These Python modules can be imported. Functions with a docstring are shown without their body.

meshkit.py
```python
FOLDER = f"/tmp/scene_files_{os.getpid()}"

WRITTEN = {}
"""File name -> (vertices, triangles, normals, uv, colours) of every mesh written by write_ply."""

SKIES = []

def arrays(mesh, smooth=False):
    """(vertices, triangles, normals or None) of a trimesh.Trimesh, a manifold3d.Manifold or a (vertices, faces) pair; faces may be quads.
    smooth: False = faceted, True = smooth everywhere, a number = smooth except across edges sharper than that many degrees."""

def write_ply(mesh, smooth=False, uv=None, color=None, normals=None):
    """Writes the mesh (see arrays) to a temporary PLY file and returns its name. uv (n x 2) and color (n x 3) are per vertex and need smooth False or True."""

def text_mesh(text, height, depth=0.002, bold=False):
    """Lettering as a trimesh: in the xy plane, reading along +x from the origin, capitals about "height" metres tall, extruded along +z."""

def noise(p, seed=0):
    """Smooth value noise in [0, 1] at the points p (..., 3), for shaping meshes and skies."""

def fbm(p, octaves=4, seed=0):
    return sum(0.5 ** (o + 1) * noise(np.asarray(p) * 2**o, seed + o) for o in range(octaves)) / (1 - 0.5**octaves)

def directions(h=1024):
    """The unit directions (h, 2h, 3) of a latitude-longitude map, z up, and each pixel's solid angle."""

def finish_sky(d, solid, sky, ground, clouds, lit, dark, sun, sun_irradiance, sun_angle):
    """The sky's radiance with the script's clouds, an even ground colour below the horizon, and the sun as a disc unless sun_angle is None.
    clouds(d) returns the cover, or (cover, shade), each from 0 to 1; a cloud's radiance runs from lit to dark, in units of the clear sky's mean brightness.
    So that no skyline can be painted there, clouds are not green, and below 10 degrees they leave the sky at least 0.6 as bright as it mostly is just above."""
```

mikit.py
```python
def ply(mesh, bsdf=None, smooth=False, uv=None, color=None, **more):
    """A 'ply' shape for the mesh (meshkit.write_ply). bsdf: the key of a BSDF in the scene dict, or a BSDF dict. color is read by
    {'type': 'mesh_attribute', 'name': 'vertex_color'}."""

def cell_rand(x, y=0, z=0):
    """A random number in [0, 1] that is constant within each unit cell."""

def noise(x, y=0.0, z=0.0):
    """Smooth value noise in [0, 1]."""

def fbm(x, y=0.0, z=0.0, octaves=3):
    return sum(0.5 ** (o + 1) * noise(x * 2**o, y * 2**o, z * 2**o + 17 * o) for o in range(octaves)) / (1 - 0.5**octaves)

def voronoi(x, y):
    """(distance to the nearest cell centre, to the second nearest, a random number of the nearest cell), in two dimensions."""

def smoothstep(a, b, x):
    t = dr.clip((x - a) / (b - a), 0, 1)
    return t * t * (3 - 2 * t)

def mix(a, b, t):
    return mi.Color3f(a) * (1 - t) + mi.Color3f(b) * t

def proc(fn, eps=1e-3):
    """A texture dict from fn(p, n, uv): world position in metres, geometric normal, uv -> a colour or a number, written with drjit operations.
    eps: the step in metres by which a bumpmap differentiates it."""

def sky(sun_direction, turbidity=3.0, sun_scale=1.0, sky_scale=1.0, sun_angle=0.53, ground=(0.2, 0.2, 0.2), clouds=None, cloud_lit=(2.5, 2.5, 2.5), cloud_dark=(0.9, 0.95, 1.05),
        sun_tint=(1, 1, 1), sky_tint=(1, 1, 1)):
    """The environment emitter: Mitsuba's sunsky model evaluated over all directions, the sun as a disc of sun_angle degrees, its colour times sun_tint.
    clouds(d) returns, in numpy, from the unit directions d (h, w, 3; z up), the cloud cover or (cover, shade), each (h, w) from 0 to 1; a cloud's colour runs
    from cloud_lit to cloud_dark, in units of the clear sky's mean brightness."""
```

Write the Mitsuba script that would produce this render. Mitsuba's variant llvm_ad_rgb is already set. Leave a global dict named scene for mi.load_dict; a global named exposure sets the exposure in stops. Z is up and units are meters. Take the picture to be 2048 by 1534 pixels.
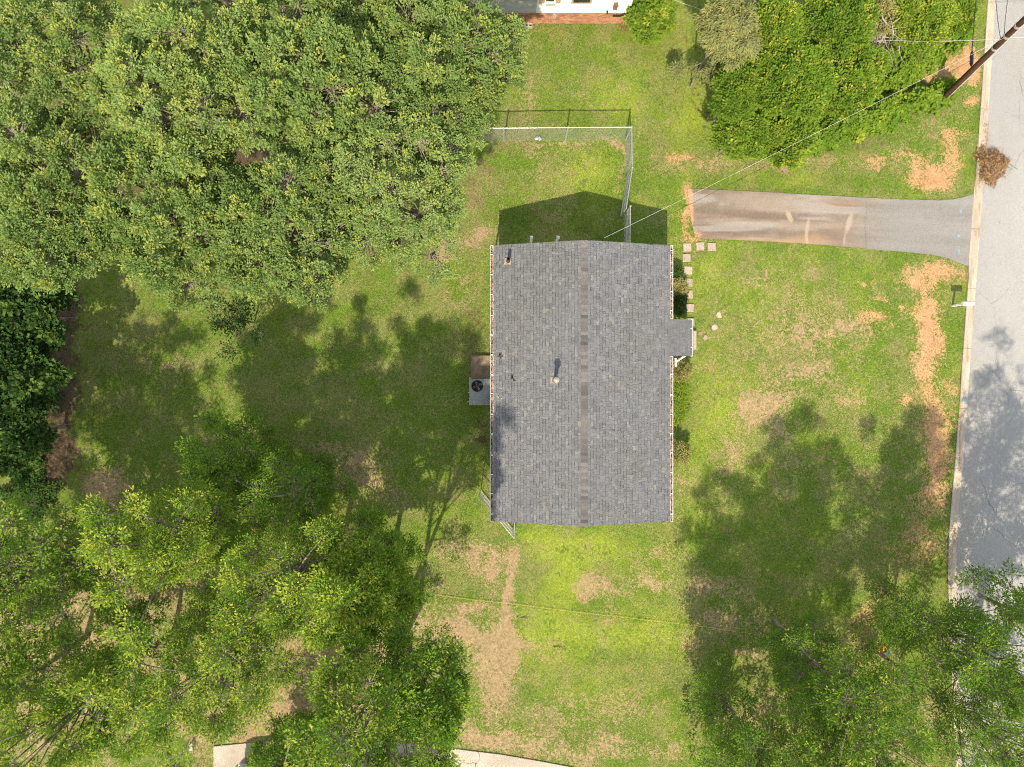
import math
import numpy as np
import drjit as dr
import mitsuba as mi
import mikit, meshkit
from mikit import ply, proc, noise, fbm, voronoi, cell_rand, smoothstep, mix
from shapely.geometry import Polygon, Point, LineString
import trimesh

T = mi.ScalarTransform4f
scene, labels = {}, {}

# ---------------------------------------------------------------- camera, sky, exposure
CAM_H, FOCAL = 35.0, 1409.0
scene['camera'] = {'type': 'perspective', 'fov': 2 * math.degrees(math.atan(1024 / FOCAL)), 'fov_axis': 'x',
                   'to_world': T().look_at(origin=[0, 0, CAM_H], target=[0, 0, 0], up=[0, 1, 0]),
                   'near_clip': 0.5, 'far_clip': 2000.0}
SUN = np.array([-0.15 * 0.643, -0.989 * 0.643, 0.766])


def fill_cloud(d):
    """High thin cloud with brighter puffs, unseen and added to lift the sky fill."""
    q = d / np.maximum(d[..., 2:], 0.08)
    return np.clip(0.62 + 1.1 * (meshkit.fbm(np.stack([q[..., 0] * 1.3, q[..., 1] * 1.3, q[..., 0] * 0], -1), 4, 3) - 0.45), 0.1, 0.95)


scene['sky'] = mikit.sky(SUN.tolist(), turbidity=3.0, sun_scale=0.80, sun_angle=0.65, clouds=fill_cloud, cloud_lit=(2.6, 2.5, 2.3))  # unseen cloud layer added to brighten the shadows, sun dimmed to match
exposure = 2.42


def at(px, py, z=0.0):
    """The point at height z seen at this place of the 2048-wide photograph."""
    s = (CAM_H - z) / FOCAL
    return np.array([(px - 1024) * s, -(py - 767) * s, z])


def xy(px, py, z=0.0):
    return at(px, py, z)[:2]


M = CAM_H / FOCAL            # metres per photo pixel on the ground


# ---------------------------------------------------------------- mesh helpers
class MB:
    """Collects vertices, triangles and uv into one mesh."""

    def __init__(self):
        self.v, self.f, self.u, self.n = [], [], [], 0

    def add(self, v, f, u=None):
        v, f = np.asarray(v, float), np.asarray(f, int)
        if f.ndim == 2 and f.shape[1] == 4:
            f = np.vstack([f[:, [0, 1, 2]], f[:, [0, 2, 3]]])
        self.v.append(v)
        self.f.append(f + self.n)
        u = np.zeros((len(v), 2)) if u is None else np.broadcast_to(np.asarray(u, float), (len(v), 2))
        self.u.append(u)
        self.n += len(v)
        return self

    def mesh(self, m, u=None):
        return self.add(np.array(m.vertices), np.array(m.faces), u)

    def box(self, c, s, rz=0.0, u=None, R=None):
        c, s = np.asarray(c, float), np.asarray(s, float) / 2
        v = np.array([[x, y, z] for x in (-1, 1) for y in (-1, 1) for z in (-1, 1)]) * s
        if R is not None:
            v = v @ np.asarray(R).T
        elif rz:
            a, b = math.cos(rz), math.sin(rz)
            v = v @ np.array([[a, b, 0], [-b, a, 0], [0, 0, 1]])
        return self.add(v + c, BOXF, u)

    def tube(self, pts, r, sides=6, u=None, caps=True):
        v, f = tube(pts, r, sides, caps)
        return self.add(v, f, u)

    def arrays(self):
        return np.vstack(self.v), np.vstack(self.f), np.vstack(self.u)

    def put(self, key, bsdf, smooth=False, label=None, **kw):
        v, f, u = self.arrays()
        if smooth not in (False, True):
            scene[key] = ply((v, f), bsdf, smooth=smooth)
        else:
            scene[key] = ply((v, f), bsdf, smooth=smooth, uv=u)
        if label or kw:
            labels[key] = {**({'label': label} if label else {}), **kw}
        return key


BOXF = np.array([[0, 1, 3], [0, 3, 2], [4, 6, 7], [4, 7, 5], [0, 4, 5], [0, 5, 1], [2, 3, 7], [2, 7, 6], [0, 2, 6], [0, 6, 4], [1, 5, 7], [1, 7, 3]])


def tube(pts, r, sides=6, caps=True):
    p = np.asarray(pts, float)
    r = np.broadcast_to(r, (len(p),))
    t = np.gradient(p, axis=0)
    t /= np.linalg.norm(t, axis=1, keepdims=True) + 1e-12
    ref = np.array([0, 0, 1.0]) if abs(t[:, 2]).mean() < 0.8 else np.array([1.0, 0, 0])
    a = np.cross(t, ref)
    a /= np.linalg.norm(a, axis=1, keepdims=True) + 1e-12
    b = np.cross(t, a)
    ang = np.arange(sides) * 2 * np.pi / sides
    v = (p[:, None] + r[:, None, None] * (np.cos(ang)[None, :, None] * a[:, None] + np.sin(ang)[None, :, None] * b[:, None])).reshape(-1, 3)
    i, j = np.meshgrid(np.arange(len(p) - 1), np.arange(sides), indexing='ij')
    q = np.stack([i * sides + j, i * sides + (j + 1) % sides, (i + 1) * sides + (j + 1) % sides, (i + 1) * sides + j], -1).reshape(-1, 4)
    f = np.vstack([q[:, [0, 1, 2]], q[:, [0, 2, 3]]])
    if caps:
        n = len(v)
        v = np.vstack([v, p[:1], p[-1:]])
        k = np.arange(sides)
        e = (len(p) - 1) * sides
        f = np.vstack([f, np.stack([k * 0 + n, (k + 1) % sides, k], 1), np.stack([k * 0 + n + 1, e + k, e + (k + 1) % sides], 1)])
    return v, f


def many_tubes(A, B, ra, rb, sides=3):
    """Straight tapered sticks from the rows of A to the rows of B."""
    A, B = np.asarray(A, float), np.asarray(B, float)
    n = len(A)
    t = B - A
    t /= np.linalg.norm(t, axis=1, keepdims=True) + 1e-12
    ref = np.where(np.abs(t[:, 2:]) < 0.9, [[0, 0, 1.0]], [[1.0, 0, 0]])
    a = np.cross(t, ref)
    a /= np.linalg.norm(a, axis=1, keepdims=True) + 1e-12
    b = np.cross(t, a)
    ang = np.arange(sides) * 2 * np.pi / sides
    ring = np.cos(ang)[None, :, None] * a[:, None] + np.sin(ang)[None, :, None] * b[:, None]
    v = np.concatenate([A[:, None] + ring * np.broadcast_to(ra, (n,))[:, None, None], B[:, None] + ring * np.broadcast_to(rb, (n,))[:, None, None]], 1).reshape(-1, 3)
    k = np.arange(sides)
    f1 = np.stack([k, (k + 1) % sides, (k + 1) % sides + sides], 1)
    f2 = np.stack([k, (k + 1) % sides + sides, k + sides], 1)
    f = np.vstack([f1, f2])
    return v, (f[None] + (np.arange(n) * 2 * sides)[:, None, None]).reshape(-1, 3)


def unit(v):
    return v / (np.linalg.norm(v, axis=-1, keepdims=True) + 1e-12)


def extrude(poly, h, z=0.0):
    m = trimesh.creation.extrude_polygon(poly, h, engine='earcut')
    m.apply_translation([0, 0, z])
    return m


def chamfer_box(sx, sy, sz, r=0.02):
    """A box of these sizes about its centre with its edges cut."""
    P = []
    for a in (-1, 1):
        for b in (-1, 1):
            for c in (-1, 1):
                x, y, z = a * sx / 2, b * sy / 2, c * sz / 2
                P += [[x - a * r, y - b * r, z], [x - a * r, y, z - c * r], [x, y - b * r, z - c * r]]
    return trimesh.convex.convex_hull(np.array(P))


def diamond_leaves(P, D, N, L, W, fold=0.25):
    """Leaves as folded diamonds: base P, axis D, face normal N, length L, width W."""
    D = unit(D)
    S = unit(np.cross(D, N))
    N = np.cross(S, D)
    L, W = np.broadcast_to(L, (len(P),))[:, None], np.broadcast_to(W, (len(P),))[:, None]
    mid = P + D * L * 0.48
    v = np.stack([P, mid - S * W / 2 + N * W * fold, P + D * L, mid + S * W / 2 + N * W * fold], 1).reshape(-1, 3)
    i = np.arange(len(P))[:, None] * 4
    f = np.concatenate([i + [[0, 2, 1]], i + [[0, 3, 2]]], 1).reshape(-1, 3)
    return v, f


def tag(key, label, category=None, group=None, kind=None):
    d = labels.setdefault(key, {})
    d['label'] = label
    if category:
        d['category'] = category
    if group:
        d['group'] = group
    if kind:
        d['kind'] = kind


_count = {}


def numbered(name):
    n = _count.get(name, 0)
    _count[name] = n + 1
    return name if n == 0 else f'{name}_{n:03d}'


# ---------------------------------------------------------------- materials
def diffuse(name, fn_or_rgb, two=True):
    tex = proc(fn_or_rgb) if callable(fn_or_rgb) else {'type': 'rgb', 'value': list(fn_or_rgb)}
    b = {'type': 'diffuse', 'reflectance': tex}
    scene[name] = {'type': 'twosided', 'bsdf': b} if two else b
    return name


def pbr(name, fn_or_rgb, rough=0.5, metal=0.0, spec=0.5, clear=0.0):
    tex = proc(fn_or_rgb) if callable(fn_or_rgb) else {'type': 'rgb', 'value': list(fn_or_rgb)}
    scene[name] = {'type': 'twosided', 'bsdf': {'type': 'principled', 'base_color': tex, 'roughness': rough, 'metallic': metal, 'specular': spec, 'clearcoat': clear}}
    return name


def leaf_mat(name, dark, mid, young, rough=0.36, trans=0.62):
    def fn(p, n, uv):
        c = mix(dark, mid, uv.x)
        return mi.Color3f(c) * (1 - uv.y) + mi.Color3f(young) * uv.y
    scene[name] = {'type': 'principledthin', 'base_color': proc(fn), 'roughness': rough, 'diff_trans': trans, 'spec_trans': 0.0, 'eta': 1.4}
    return name


leaf_mat('leaf_oak', (0.165, 0.275, 0.070), (0.335, 0.465, 0.150), (0.44, 0.50, 0.12))
leaf_mat('leaf_lime', (0.100, 0.220, 0.025), (0.230, 0.390, 0.050), (0.48, 0.55, 0.08))
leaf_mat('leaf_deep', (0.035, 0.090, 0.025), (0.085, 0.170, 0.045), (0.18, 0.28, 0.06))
leaf_mat('leaf_bright', (0.120, 0.240, 0.028), (0.260, 0.400, 0.050), (0.46, 0.50, 0.07))
leaf_mat('leaf_olive', (0.220, 0.260, 0.095), (0.420, 0.440, 0.190), (0.50, 0.46, 0.16))
leaf_mat('leaf_cream', (0.170, 0.200, 0.050), (0.420, 0.420, 0.150), (0.60, 0.55, 0.25))
leaf_mat('leaf_dry', (0.150, 0.075, 0.035), (0.380, 0.220, 0.110), (0.58, 0.45, 0.28), trans=0.3)


def bark_fn(p, n, uv):
    t = fbm(p.x * 9, p.y * 9, p.z * 2.5, 3)
    return mix((0.105, 0.085, 0.065), (0.34, 0.30, 0.26), smoothstep(0.25, 0.75, t))


diffuse('bark', bark_fn)


def deadwood_fn(p, n, uv):
    return mix((0.25, 0.22, 0.19), (0.50, 0.46, 0.42), noise(p.x * 14, p.y * 14, p.z * 14))


diffuse('dead_wood', deadwood_fn)

# ---- lawn: bare clay (c), straw and sandy wear (t), brown leaf mould (b), fresher lime grass (g); photo x, y, half sizes in px, strength
PATCHES = {'c': [], 't': [], 'b': [], 'g': []}


def patch(kind, px, py, rx, ry, w=1.0):
    c = at(px, py)
    PATCHES[kind].append((float(c[0]), float(c[1]), rx * M, ry * M, w))


for a in [(1888, 545, 36, 20, 1.3), (1832, 562, 28, 16), (1858, 615, 26, 36), (1878, 680, 22, 30, .8), (1850, 655, 18, 25), (1858, 705, 26, 30, .9), (1852, 770, 22, 45, 1.1), (1862, 850, 26, 40, 1.1),
          (1872, 920, 24, 45, 1.2), (1866, 990, 28, 30, 1.0), (1845, 1070, 40, 40, .6), (1768, 595, 13, 10), (1752, 640, 26, 16, 1.1), (1722, 573, 9, 9), (1748, 574, 8, 10), (1810, 620, 12, 12, .8), (1818, 535, 14, 8, .8),
          (1660, 665, 14, 14, .6), (1765, 700, 12, 14, .6), (1815, 800, 12, 18, .7), (1905, 775, 14, 10, .7), (1896, 785, 12, 10, .6),
          (1900, 135, 45, 28, 1.3), (1940, 112, 18, 34, 1.2), (1866, 163, 16, 12), (1945, 198, 14, 10, 1.2), (1893, 268, 18, 18, 1.1), (1905, 305, 18, 16, 1.1), (1862, 345, 46, 20, 1.3), (1880, 368, 36, 16, 1.1),
          (1745, 318, 28, 16, .9), (1755, 340, 14, 16, .7), (1820, 312, 34, 18, .7), (1890, 340, 30, 30, .5), (1942, 150, 10, 25, .8), (1925, 250, 20, 30, .5),
          (1347, 312, 16, 8, .9), (1385, 320, 24, 9, 1.1), (1300, 308, 14, 8, .6), (1378, 425, 9, 46, 1.3), (1372, 385, 8, 14, .9), (1395, 470, 14, 10, .7),
          (1740, 1235, 28, 44, .7), (1790, 1165, 30, 45, .55), (1700, 1290, 40, 30, .6), (1740, 1330, 40, 40, .6), (1830, 1370, 40, 40, .6), (1850, 1110, 25, 30, .6), (1790, 1110, 25, 20, .5)]:
    patch('c', *a)
for a in [(1032, 1112, 13, 18, 1.2), (1026, 1160, 8, 34, 1.4), (1019, 1210, 9, 32, 1.3), (1010, 1255, 12, 28, 1.3), (1005, 1300, 22, 30, 1.1), (1000, 1345, 26, 36, .9), (940, 1222, 34, 14, 1.1), (905, 1262, 34, 20, .8),
          (965, 1275, 46, 26, .8), (940, 1320, 40, 36, .75), (985, 1390, 30, 50, .7), (950, 1478, 70, 18, 1.0), (1060, 1430, 20, 20, .5), (1050, 1490, 60, 22, .7), (1150, 1512, 60, 20, .75), (1220, 1490, 40, 22, .7), (1340, 1505, 60, 22, .6),
          (1000, 1125, 26, 26, .6), (985, 1170, 14, 60, .4), (1052, 1285, 40, 10, .6), (1080, 1310, 40, 20, .4), (1140, 1420, 60, 40, .35), (1250, 1400, 60, 30, .3),
          (1178, 1160, 30, 18, .95), (1212, 1178, 26, 12, .8), (1170, 1190, 18, 12, .8), (1215, 1225, 18, 22, .6), (1290, 1155, 42, 22, .8), (1325, 1178, 26, 14, .8), (1420, 1170, 34, 22, .9), (1300, 1110, 40, 14, .55), (1340, 1090, 30, 12, .5),
          (1380, 1120, 30, 14, .5), (1470, 1250, 46, 26, .8), (1410, 1235, 30, 18, .7), (1505, 1298, 30, 18, .8), (1380, 1290, 26, 18, .6), (1480, 1180, 26, 20, .4), (1530, 1240, 30, 20, .4),
          (1515, 830, 46, 30, .85), (1490, 800, 30, 22, .6), (1545, 795, 40, 20, .7), (1590, 755, 40, 24, .65), (1640, 740, 30, 20, .5), (1610, 660, 50, 30, .45), (1700, 650, 40, 26, .5), (1460, 900, 30, 34, .6), (1440, 950, 22, 22, .5),
          (1700, 800, 30, 26, .45), (1570, 860, 40, 24, .5), (1600, 920, 40, 30, .35), (1530, 960, 40, 30, .35), (1535, 545, 10, 18, .55), (1618, 540, 14, 16, .6), (1500, 560, 20, 12, .5), (1540, 470, 20, 8, .3), (1360, 700, 20, 20, .3), (1410, 740, 26, 12, .35),
          (1373, 965, 14, 8, .7), (1360, 985, 12, 10, .4), (1405, 1030, 12, 10, .5),
          (970, 463, 22, 12, 1.15), (948, 478, 20, 14, .7), (880, 515, 26, 18, .7), (905, 490, 40, 24, .45), (935, 400, 30, 30, .45), (965, 350, 20, 30, .45), (930, 560, 30, 20, .45), (900, 600, 20, 16, .5), (940, 610, 20, 14, .4), (1003, 430, 6, 40, .5),
          (700, 925, 46, 22, .8), (745, 955, 36, 20, .8), (660, 900, 30, 18, .6), (740, 890, 24, 14, .5), (780, 1000, 40, 20, .5), (330, 730, 50, 24, .55), (215, 960, 46, 34, .95), (230, 1020, 34, 24, .9), (190, 990, 30, 40, .6),
          (900, 1100, 50, 26, .6), (960, 1105, 30, 20, .7), (880, 1170, 20, 30, .5), (960, 1140, 30, 16, .5),
          (150, 1130, 120, 60, .8), (60, 1250, 120, 100, .8), (250, 1280, 140, 80, .85), (560, 1270, 100, 60, .9), (700, 1330, 110, 70, .9), (450, 1440, 120, 60, 1.0), (640, 1430, 120, 50, 1.1), (800, 1460, 110, 40, 1.0), (120, 1450, 160, 90, .8), (350, 1150, 90, 50, .5), (840, 1260, 60, 40, .8),
          (1052, 175, 14, 30, .65), (1048, 240, 20, 30, .5), (1075, 205, 20, 20, .4), (1140, 286, 110, 4, .7), (1240, 285, 14, 12, .7), (1090, 300, 60, 10, .4), (1245, 330, 6, 50, .5), (1180, 330, 30, 16, .3), (1060, 340, 40, 20, .35),
          (1270, 125, 14, 8, .5), (1365, 60, 10, 60, .45), (1170, 180, 30, 20, .3), (1240, 170, 20, 14, .35), (1350, 250, 20, 12, .45), (1400, 335, 80, 12, .5), (1460, 322, 40, 14, .6), (1600, 318, 60, 12, .8), (1560, 330, 40, 12, .6), (1680, 330, 40, 14, .5),
          (1790, 300, 40, 22, .5), (1850, 250, 40, 30, .4), (1120, 430, 50, 30, .3), (1410, 678, 8, 8, .7), (1980, 1300, 60, 60, .3), (1600, 1180, 40, 30, .3), (1650, 1420, 120, 50, .55), (1500, 1450, 80, 60, .45), (1900, 1450, 120, 80, .6), (1720, 1500, 100, 50, .6)]:
    patch('t', *a)
for a in [(1640, 690, 130, 80, .3), (1560, 600, 120, 70, .22), (1480, 720, 60, 60, .2), (1760, 900, 60, 120, .2), (1250, 1440, 160, 60, .2)]:
    patch('t', *a)
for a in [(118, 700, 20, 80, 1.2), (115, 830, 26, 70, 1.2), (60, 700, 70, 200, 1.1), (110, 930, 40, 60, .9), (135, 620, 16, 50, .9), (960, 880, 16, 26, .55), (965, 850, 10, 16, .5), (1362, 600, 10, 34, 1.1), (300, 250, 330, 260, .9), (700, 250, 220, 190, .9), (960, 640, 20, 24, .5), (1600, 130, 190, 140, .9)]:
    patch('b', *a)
for a in [(1100, 1085, 70, 30), (1190, 1100, 60, 24), (1100, 1240, 70, 60), (1200, 1270, 90, 30), (1320, 1270, 50, 40), (1200, 1370, 80, 40, .6), (1140, 1160, 40, 40), (1180, 340, 60, 30, .7), (1370, 400, 20, 60, .7), (1400, 180, 40, 90), (1360, 240, 40, 40, .7), (1250, 200, 60, 60, .6),
          (1480, 340, 60, 12, .6), (1600, 360, 70, 14, .8), (1430, 560, 40, 40, .6), (1420, 830, 40, 60, .8), (1390, 900, 26, 50, .7), (1100, 70, 40, 20, .6)]:
    patch('g', *a)


def patch_field(x, y, kind, lib=None):
    s = 0.0
    for cx, cy, rx, ry, w in PATCHES[kind]:
        dx, dy = (x - cx) * (1 / rx), (y - cy) * (1 / ry)
        e = -0.8 * (dx * dx + dy * dy)
        s = s + w * (dr.exp(e) if lib is None else np.exp(e))
    return s


def lawn_colour(p, uv=None):
    x, y = p.x, p.y
    wx = x + 0.9 * (fbm(x * 0.9 + 7.3, y * 0.9, 1.0, 3) - 0.5)
    wy = y + 0.9 * (fbm(x * 0.9 - 3.1, y * 0.9, 5.0, 3) - 0.5)
    n1 = fbm(x * 0.35, y * 0.35, 2.0, 3)
    n2 = fbm(x * 2.1, y * 2.1, 4.0, 4)
    n3 = fbm(x * 9.0, y * 9.0, 6.0, 3)
    n4 = noise(x * 38.0, y * 38.0, 1.0)
    n5 = noise(x * 17.0, y * 17.0, 9.0)
    rag = (n2 - 0.5) * 1.1 + (n3 - 0.5) * 1.3 + (n4 - 0.5) * 0.8 + (n5 - 0.5) * 0.5
    g = dr.clip(patch_field(wx, wy, 'g') * 0.9 + (n1 - 0.5) * 1.3 + (n2 - .5) * .6, 0, 1)
    grass = mix((0.110, 0.180, 0.027), (0.215, 0.285, 0.040), g)
    grass = mix(grass, (0.27, 0.225, 0.125), smoothstep(0.40, 0.68, fbm(x * 1.1 + 20, y * 1.1, 3.0, 4) * 0.6 + n3 * 0.25 + n4 * 0.2 - g * 0.08) * 0.40)
    grass = mix(grass, (0.075, 0.150, 0.024), smoothstep(0.56, 0.74, n3 * 0.6 + fbm(x * 1.7 + 9, y * 1.7, 8., 3) * 0.4) * 0.7)
    if uv is not None:
        grass = mix(grass, (0.36, 0.33, 0.12), smoothstep(0.72, 0.95, uv.y) * 0.6)
    straw_m = smoothstep(0.25, 1.05, patch_field(wx, wy, 't') + rag * 0.85)
    straw = mix((0.22, 0.165, 0.095), (0.46, 0.335, 0.215), dr.clip(n3 * 0.7 + n5 * 0.5 - 0.1, 0, 1))
    c = mix(grass, straw, straw_m * (0.85 if uv is None else 0.25))
    clay_m = smoothstep(0.35, 1.15, patch_field(wx, wy, 'c') * 0.92 + rag * 0.75)
    clay = mix((0.34, 0.185, 0.095), (0.58, 0.36, 0.205), dr.clip(n2 * 0.6 + n5 * 0.5, 0, 1))
    c = mix(c, clay, clay_m * (0.92 if uv is None else 0.15))
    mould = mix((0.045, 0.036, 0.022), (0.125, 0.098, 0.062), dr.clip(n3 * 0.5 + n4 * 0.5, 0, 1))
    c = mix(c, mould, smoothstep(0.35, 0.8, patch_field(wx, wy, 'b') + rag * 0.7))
    if uv is None:
        soil = dr.clip(dr.maximum(straw_m, clay_m), 0, 1)
        return c * ((0.50 + 0.65 * n4 + 0.40 * n5) * (1 - soil) + (0.78 + 0.28 * n4 + 0.16 * n5) * soil)
    return c * (0.60 + 0.85 * uv.x)


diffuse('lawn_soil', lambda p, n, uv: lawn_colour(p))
scene['grass_blade'] = {'type': 'twosided', 'bsdf': {'type': 'diffuse', 'reflectance': proc(lambda p, n, uv: lawn_colour(p, uv))}}


def asphalt_fn(p, n, uv):
    a = noise(p.x * 55, p.y * 55, 1.0)
    b = noise(p.x * 26, p.y * 26, 2.0)
    big = fbm(p.x * 0.35, p.y * 0.12, 3.0, 4)
    c = mix((0.275, 0.285, 0.288), (0.370, 0.380, 0.380), big)
    c = mix(c, (0.35, 0.335, 0.30), smoothstep(0.45, 0.75, fbm(p.x * 0.5 + 4, p.y * 0.09, 7.0, 3)) * 0.45)
    c = c * (0.80 + 0.25 * a + 0.2 * b)
    wx = p.x + 0.5 * (fbm(p.x * 1.5, p.y * 1.5, 1.0, 3) - 0.5)
    wy = p.y + 0.5 * (fbm(p.x * 1.5, p.y * 1.5, 9.0, 3) - 0.5)
    d1, d2, _ = voronoi(wx * 0.42, wy * 0.24)
    crack = (1 - smoothstep(0.002, 0.010, d2 - d1)) * smoothstep(0.56, 0.66, noise(p.x * 0.5, p.y * 0.35, 4.0))
    return mix(c, (0.11, 0.11, 0.108), crack * 0.55)


diffuse('asphalt', asphalt_fn)
SEAM_X = float(xy(1731, 440)[0])


def driveway_fn(p, n, uv):
    a = noise(p.x * 55, p.y * 55, 1.0)
    b = noise(p.x * 24, p.y * 24, 2.0)
    new = smoothstep(SEAM_X - 1.6, SEAM_X + 1.6, p.x + 1.2 * (fbm(p.x * 2, p.y * 2, 1.0, 3) - 0.5))
    streak = fbm(p.x * 0.22, p.y * 2.6 + 0.12 * p.x, 3.0, 4)
    old = mix((0.185, 0.152, 0.126), (0.300, 0.262, 0.222), smoothstep(0.25, 0.75, streak * .8 + .2 * fbm(p.x * 2.4, p.y * 2.4, 2., 3)))
    old = mix(old, (0.42, 0.27, 0.16), smoothstep(0.52, 0.82, fbm(p.x * 0.30 + 8, p.y * 1.7 + 2, 5.0, 3)) * 0.5)
    old = mix(old, (0.34, 0.33, 0.32), smoothstep(0.55, 0.7, fbm(p.x * 0.33 + 3, p.y * 2.2, 8.0, 3)) * 0.6)
    nw = mix((0.205, 0.205, 0.20), (0.285, 0.288, 0.285), streak)
    c = mix(old, nw, new)
    for (px, py, rx, ry, ang, w) in SCARS:
        q = xy(px, py)
        ca, sa = math.cos(ang), math.sin(ang)
        dx, dy = p.x - float(q[0]), p.y - float(q[1])
        u, v = (dx * ca + dy * sa) / (rx * M), (-dx * sa + dy * ca) / (ry * M)
        d = u * u + v * v + (b - 0.5) * 0.9
        c = mix(c, (0.47, 0.40, 0.31), (1 - smoothstep(0.2, 1.3, d)) * w * 0.8)
    c = mix(c, (0.14, 0.12, 0.10), (1 - smoothstep(0.004, 0.03, dr.abs(p.x - SEAM_X + 0.18 * (fbm(p.y * 1.5, 1., 1., 3) - 0.5)))) * 0.5)
    edge = smoothstep(0.40, 0.85, patch_field(p.x, p.y, 'c') + (a - 0.5) * 0.5)
    c = mix(c, (0.50, 0.31, 0.18), edge * 0.85)
    return c * (0.80 + 0.25 * a + 0.2 * b)


SCARS = [(1578, 433, 6, 14, 0.45, .85), (1614, 456, 4, 22, -0.15, .7), (1697, 447, 6, 24, -0.28, .75), (1613, 480, 3, 16, 0.1, .6), (1688, 480, 2.5, 14, -0.1, .5)]
diffuse('driveway_asphalt', driveway_fn)


def concrete_fn(p, n, uv):
    a = noise(p.x * 45, p.y * 45, p.z * 45)
    big = fbm(p.x * 1.3, p.y * 1.3, 3.0, 4)
    c = mix((0.34, 0.30, 0.25), (0.55, 0.50, 0.43), big) * (0.85 + 0.3 * a)
    wx = p.x + 0.35 * (fbm(p.x * 2.2, p.y * 2.2, 1.0, 3) - 0.5)
    wy = p.y + 0.35 * (fbm(p.x * 2.2, p.y * 2.2, 9.0, 3) - 0.5)
    d1, d2, _ = voronoi(wx * 0.62, wy * 0.62)
    crack = (1 - smoothstep(0.006, 0.022, d2 - d1)) * smoothstep(0.40, 0.52, noise(p.x * 0.8, p.y * 0.8, 4.0))
    return mix(c, (0.10, 0.075, 0.05), crack * 0.85)


diffuse('concrete', concrete_fn)


def kerb_fn(p, n, uv):
    a = noise(p.x * 40, p.y * 40, 2.0)
    big = fbm(p.x * 3.0, p.y * 0.6, 3.0, 4)
    c = mix((0.33, 0.29, 0.23), (0.58, 0.53, 0.45), big) * (0.85 + 0.3 * a)
    c = mix(c, (0.30, 0.20, 0.11), smoothstep(0.60, 0.75, fbm(p.x * 5 + 3, p.y * 0.8, 1.0, 3)) * 0.6)
    q = xy(1927, 799)
    blue = (1 - smoothstep(0.08, 0.17, dr.abs(p.y - float(q[1])) + (a - .5) * .12)) * (1 - smoothstep(0.12, 0.2, dr.abs(p.x - float(q[0]))))
    return mix(c, (0.10, 0.28, 0.45), blue * 0.8)


diffuse('kerb_concrete', kerb_fn)


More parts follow.
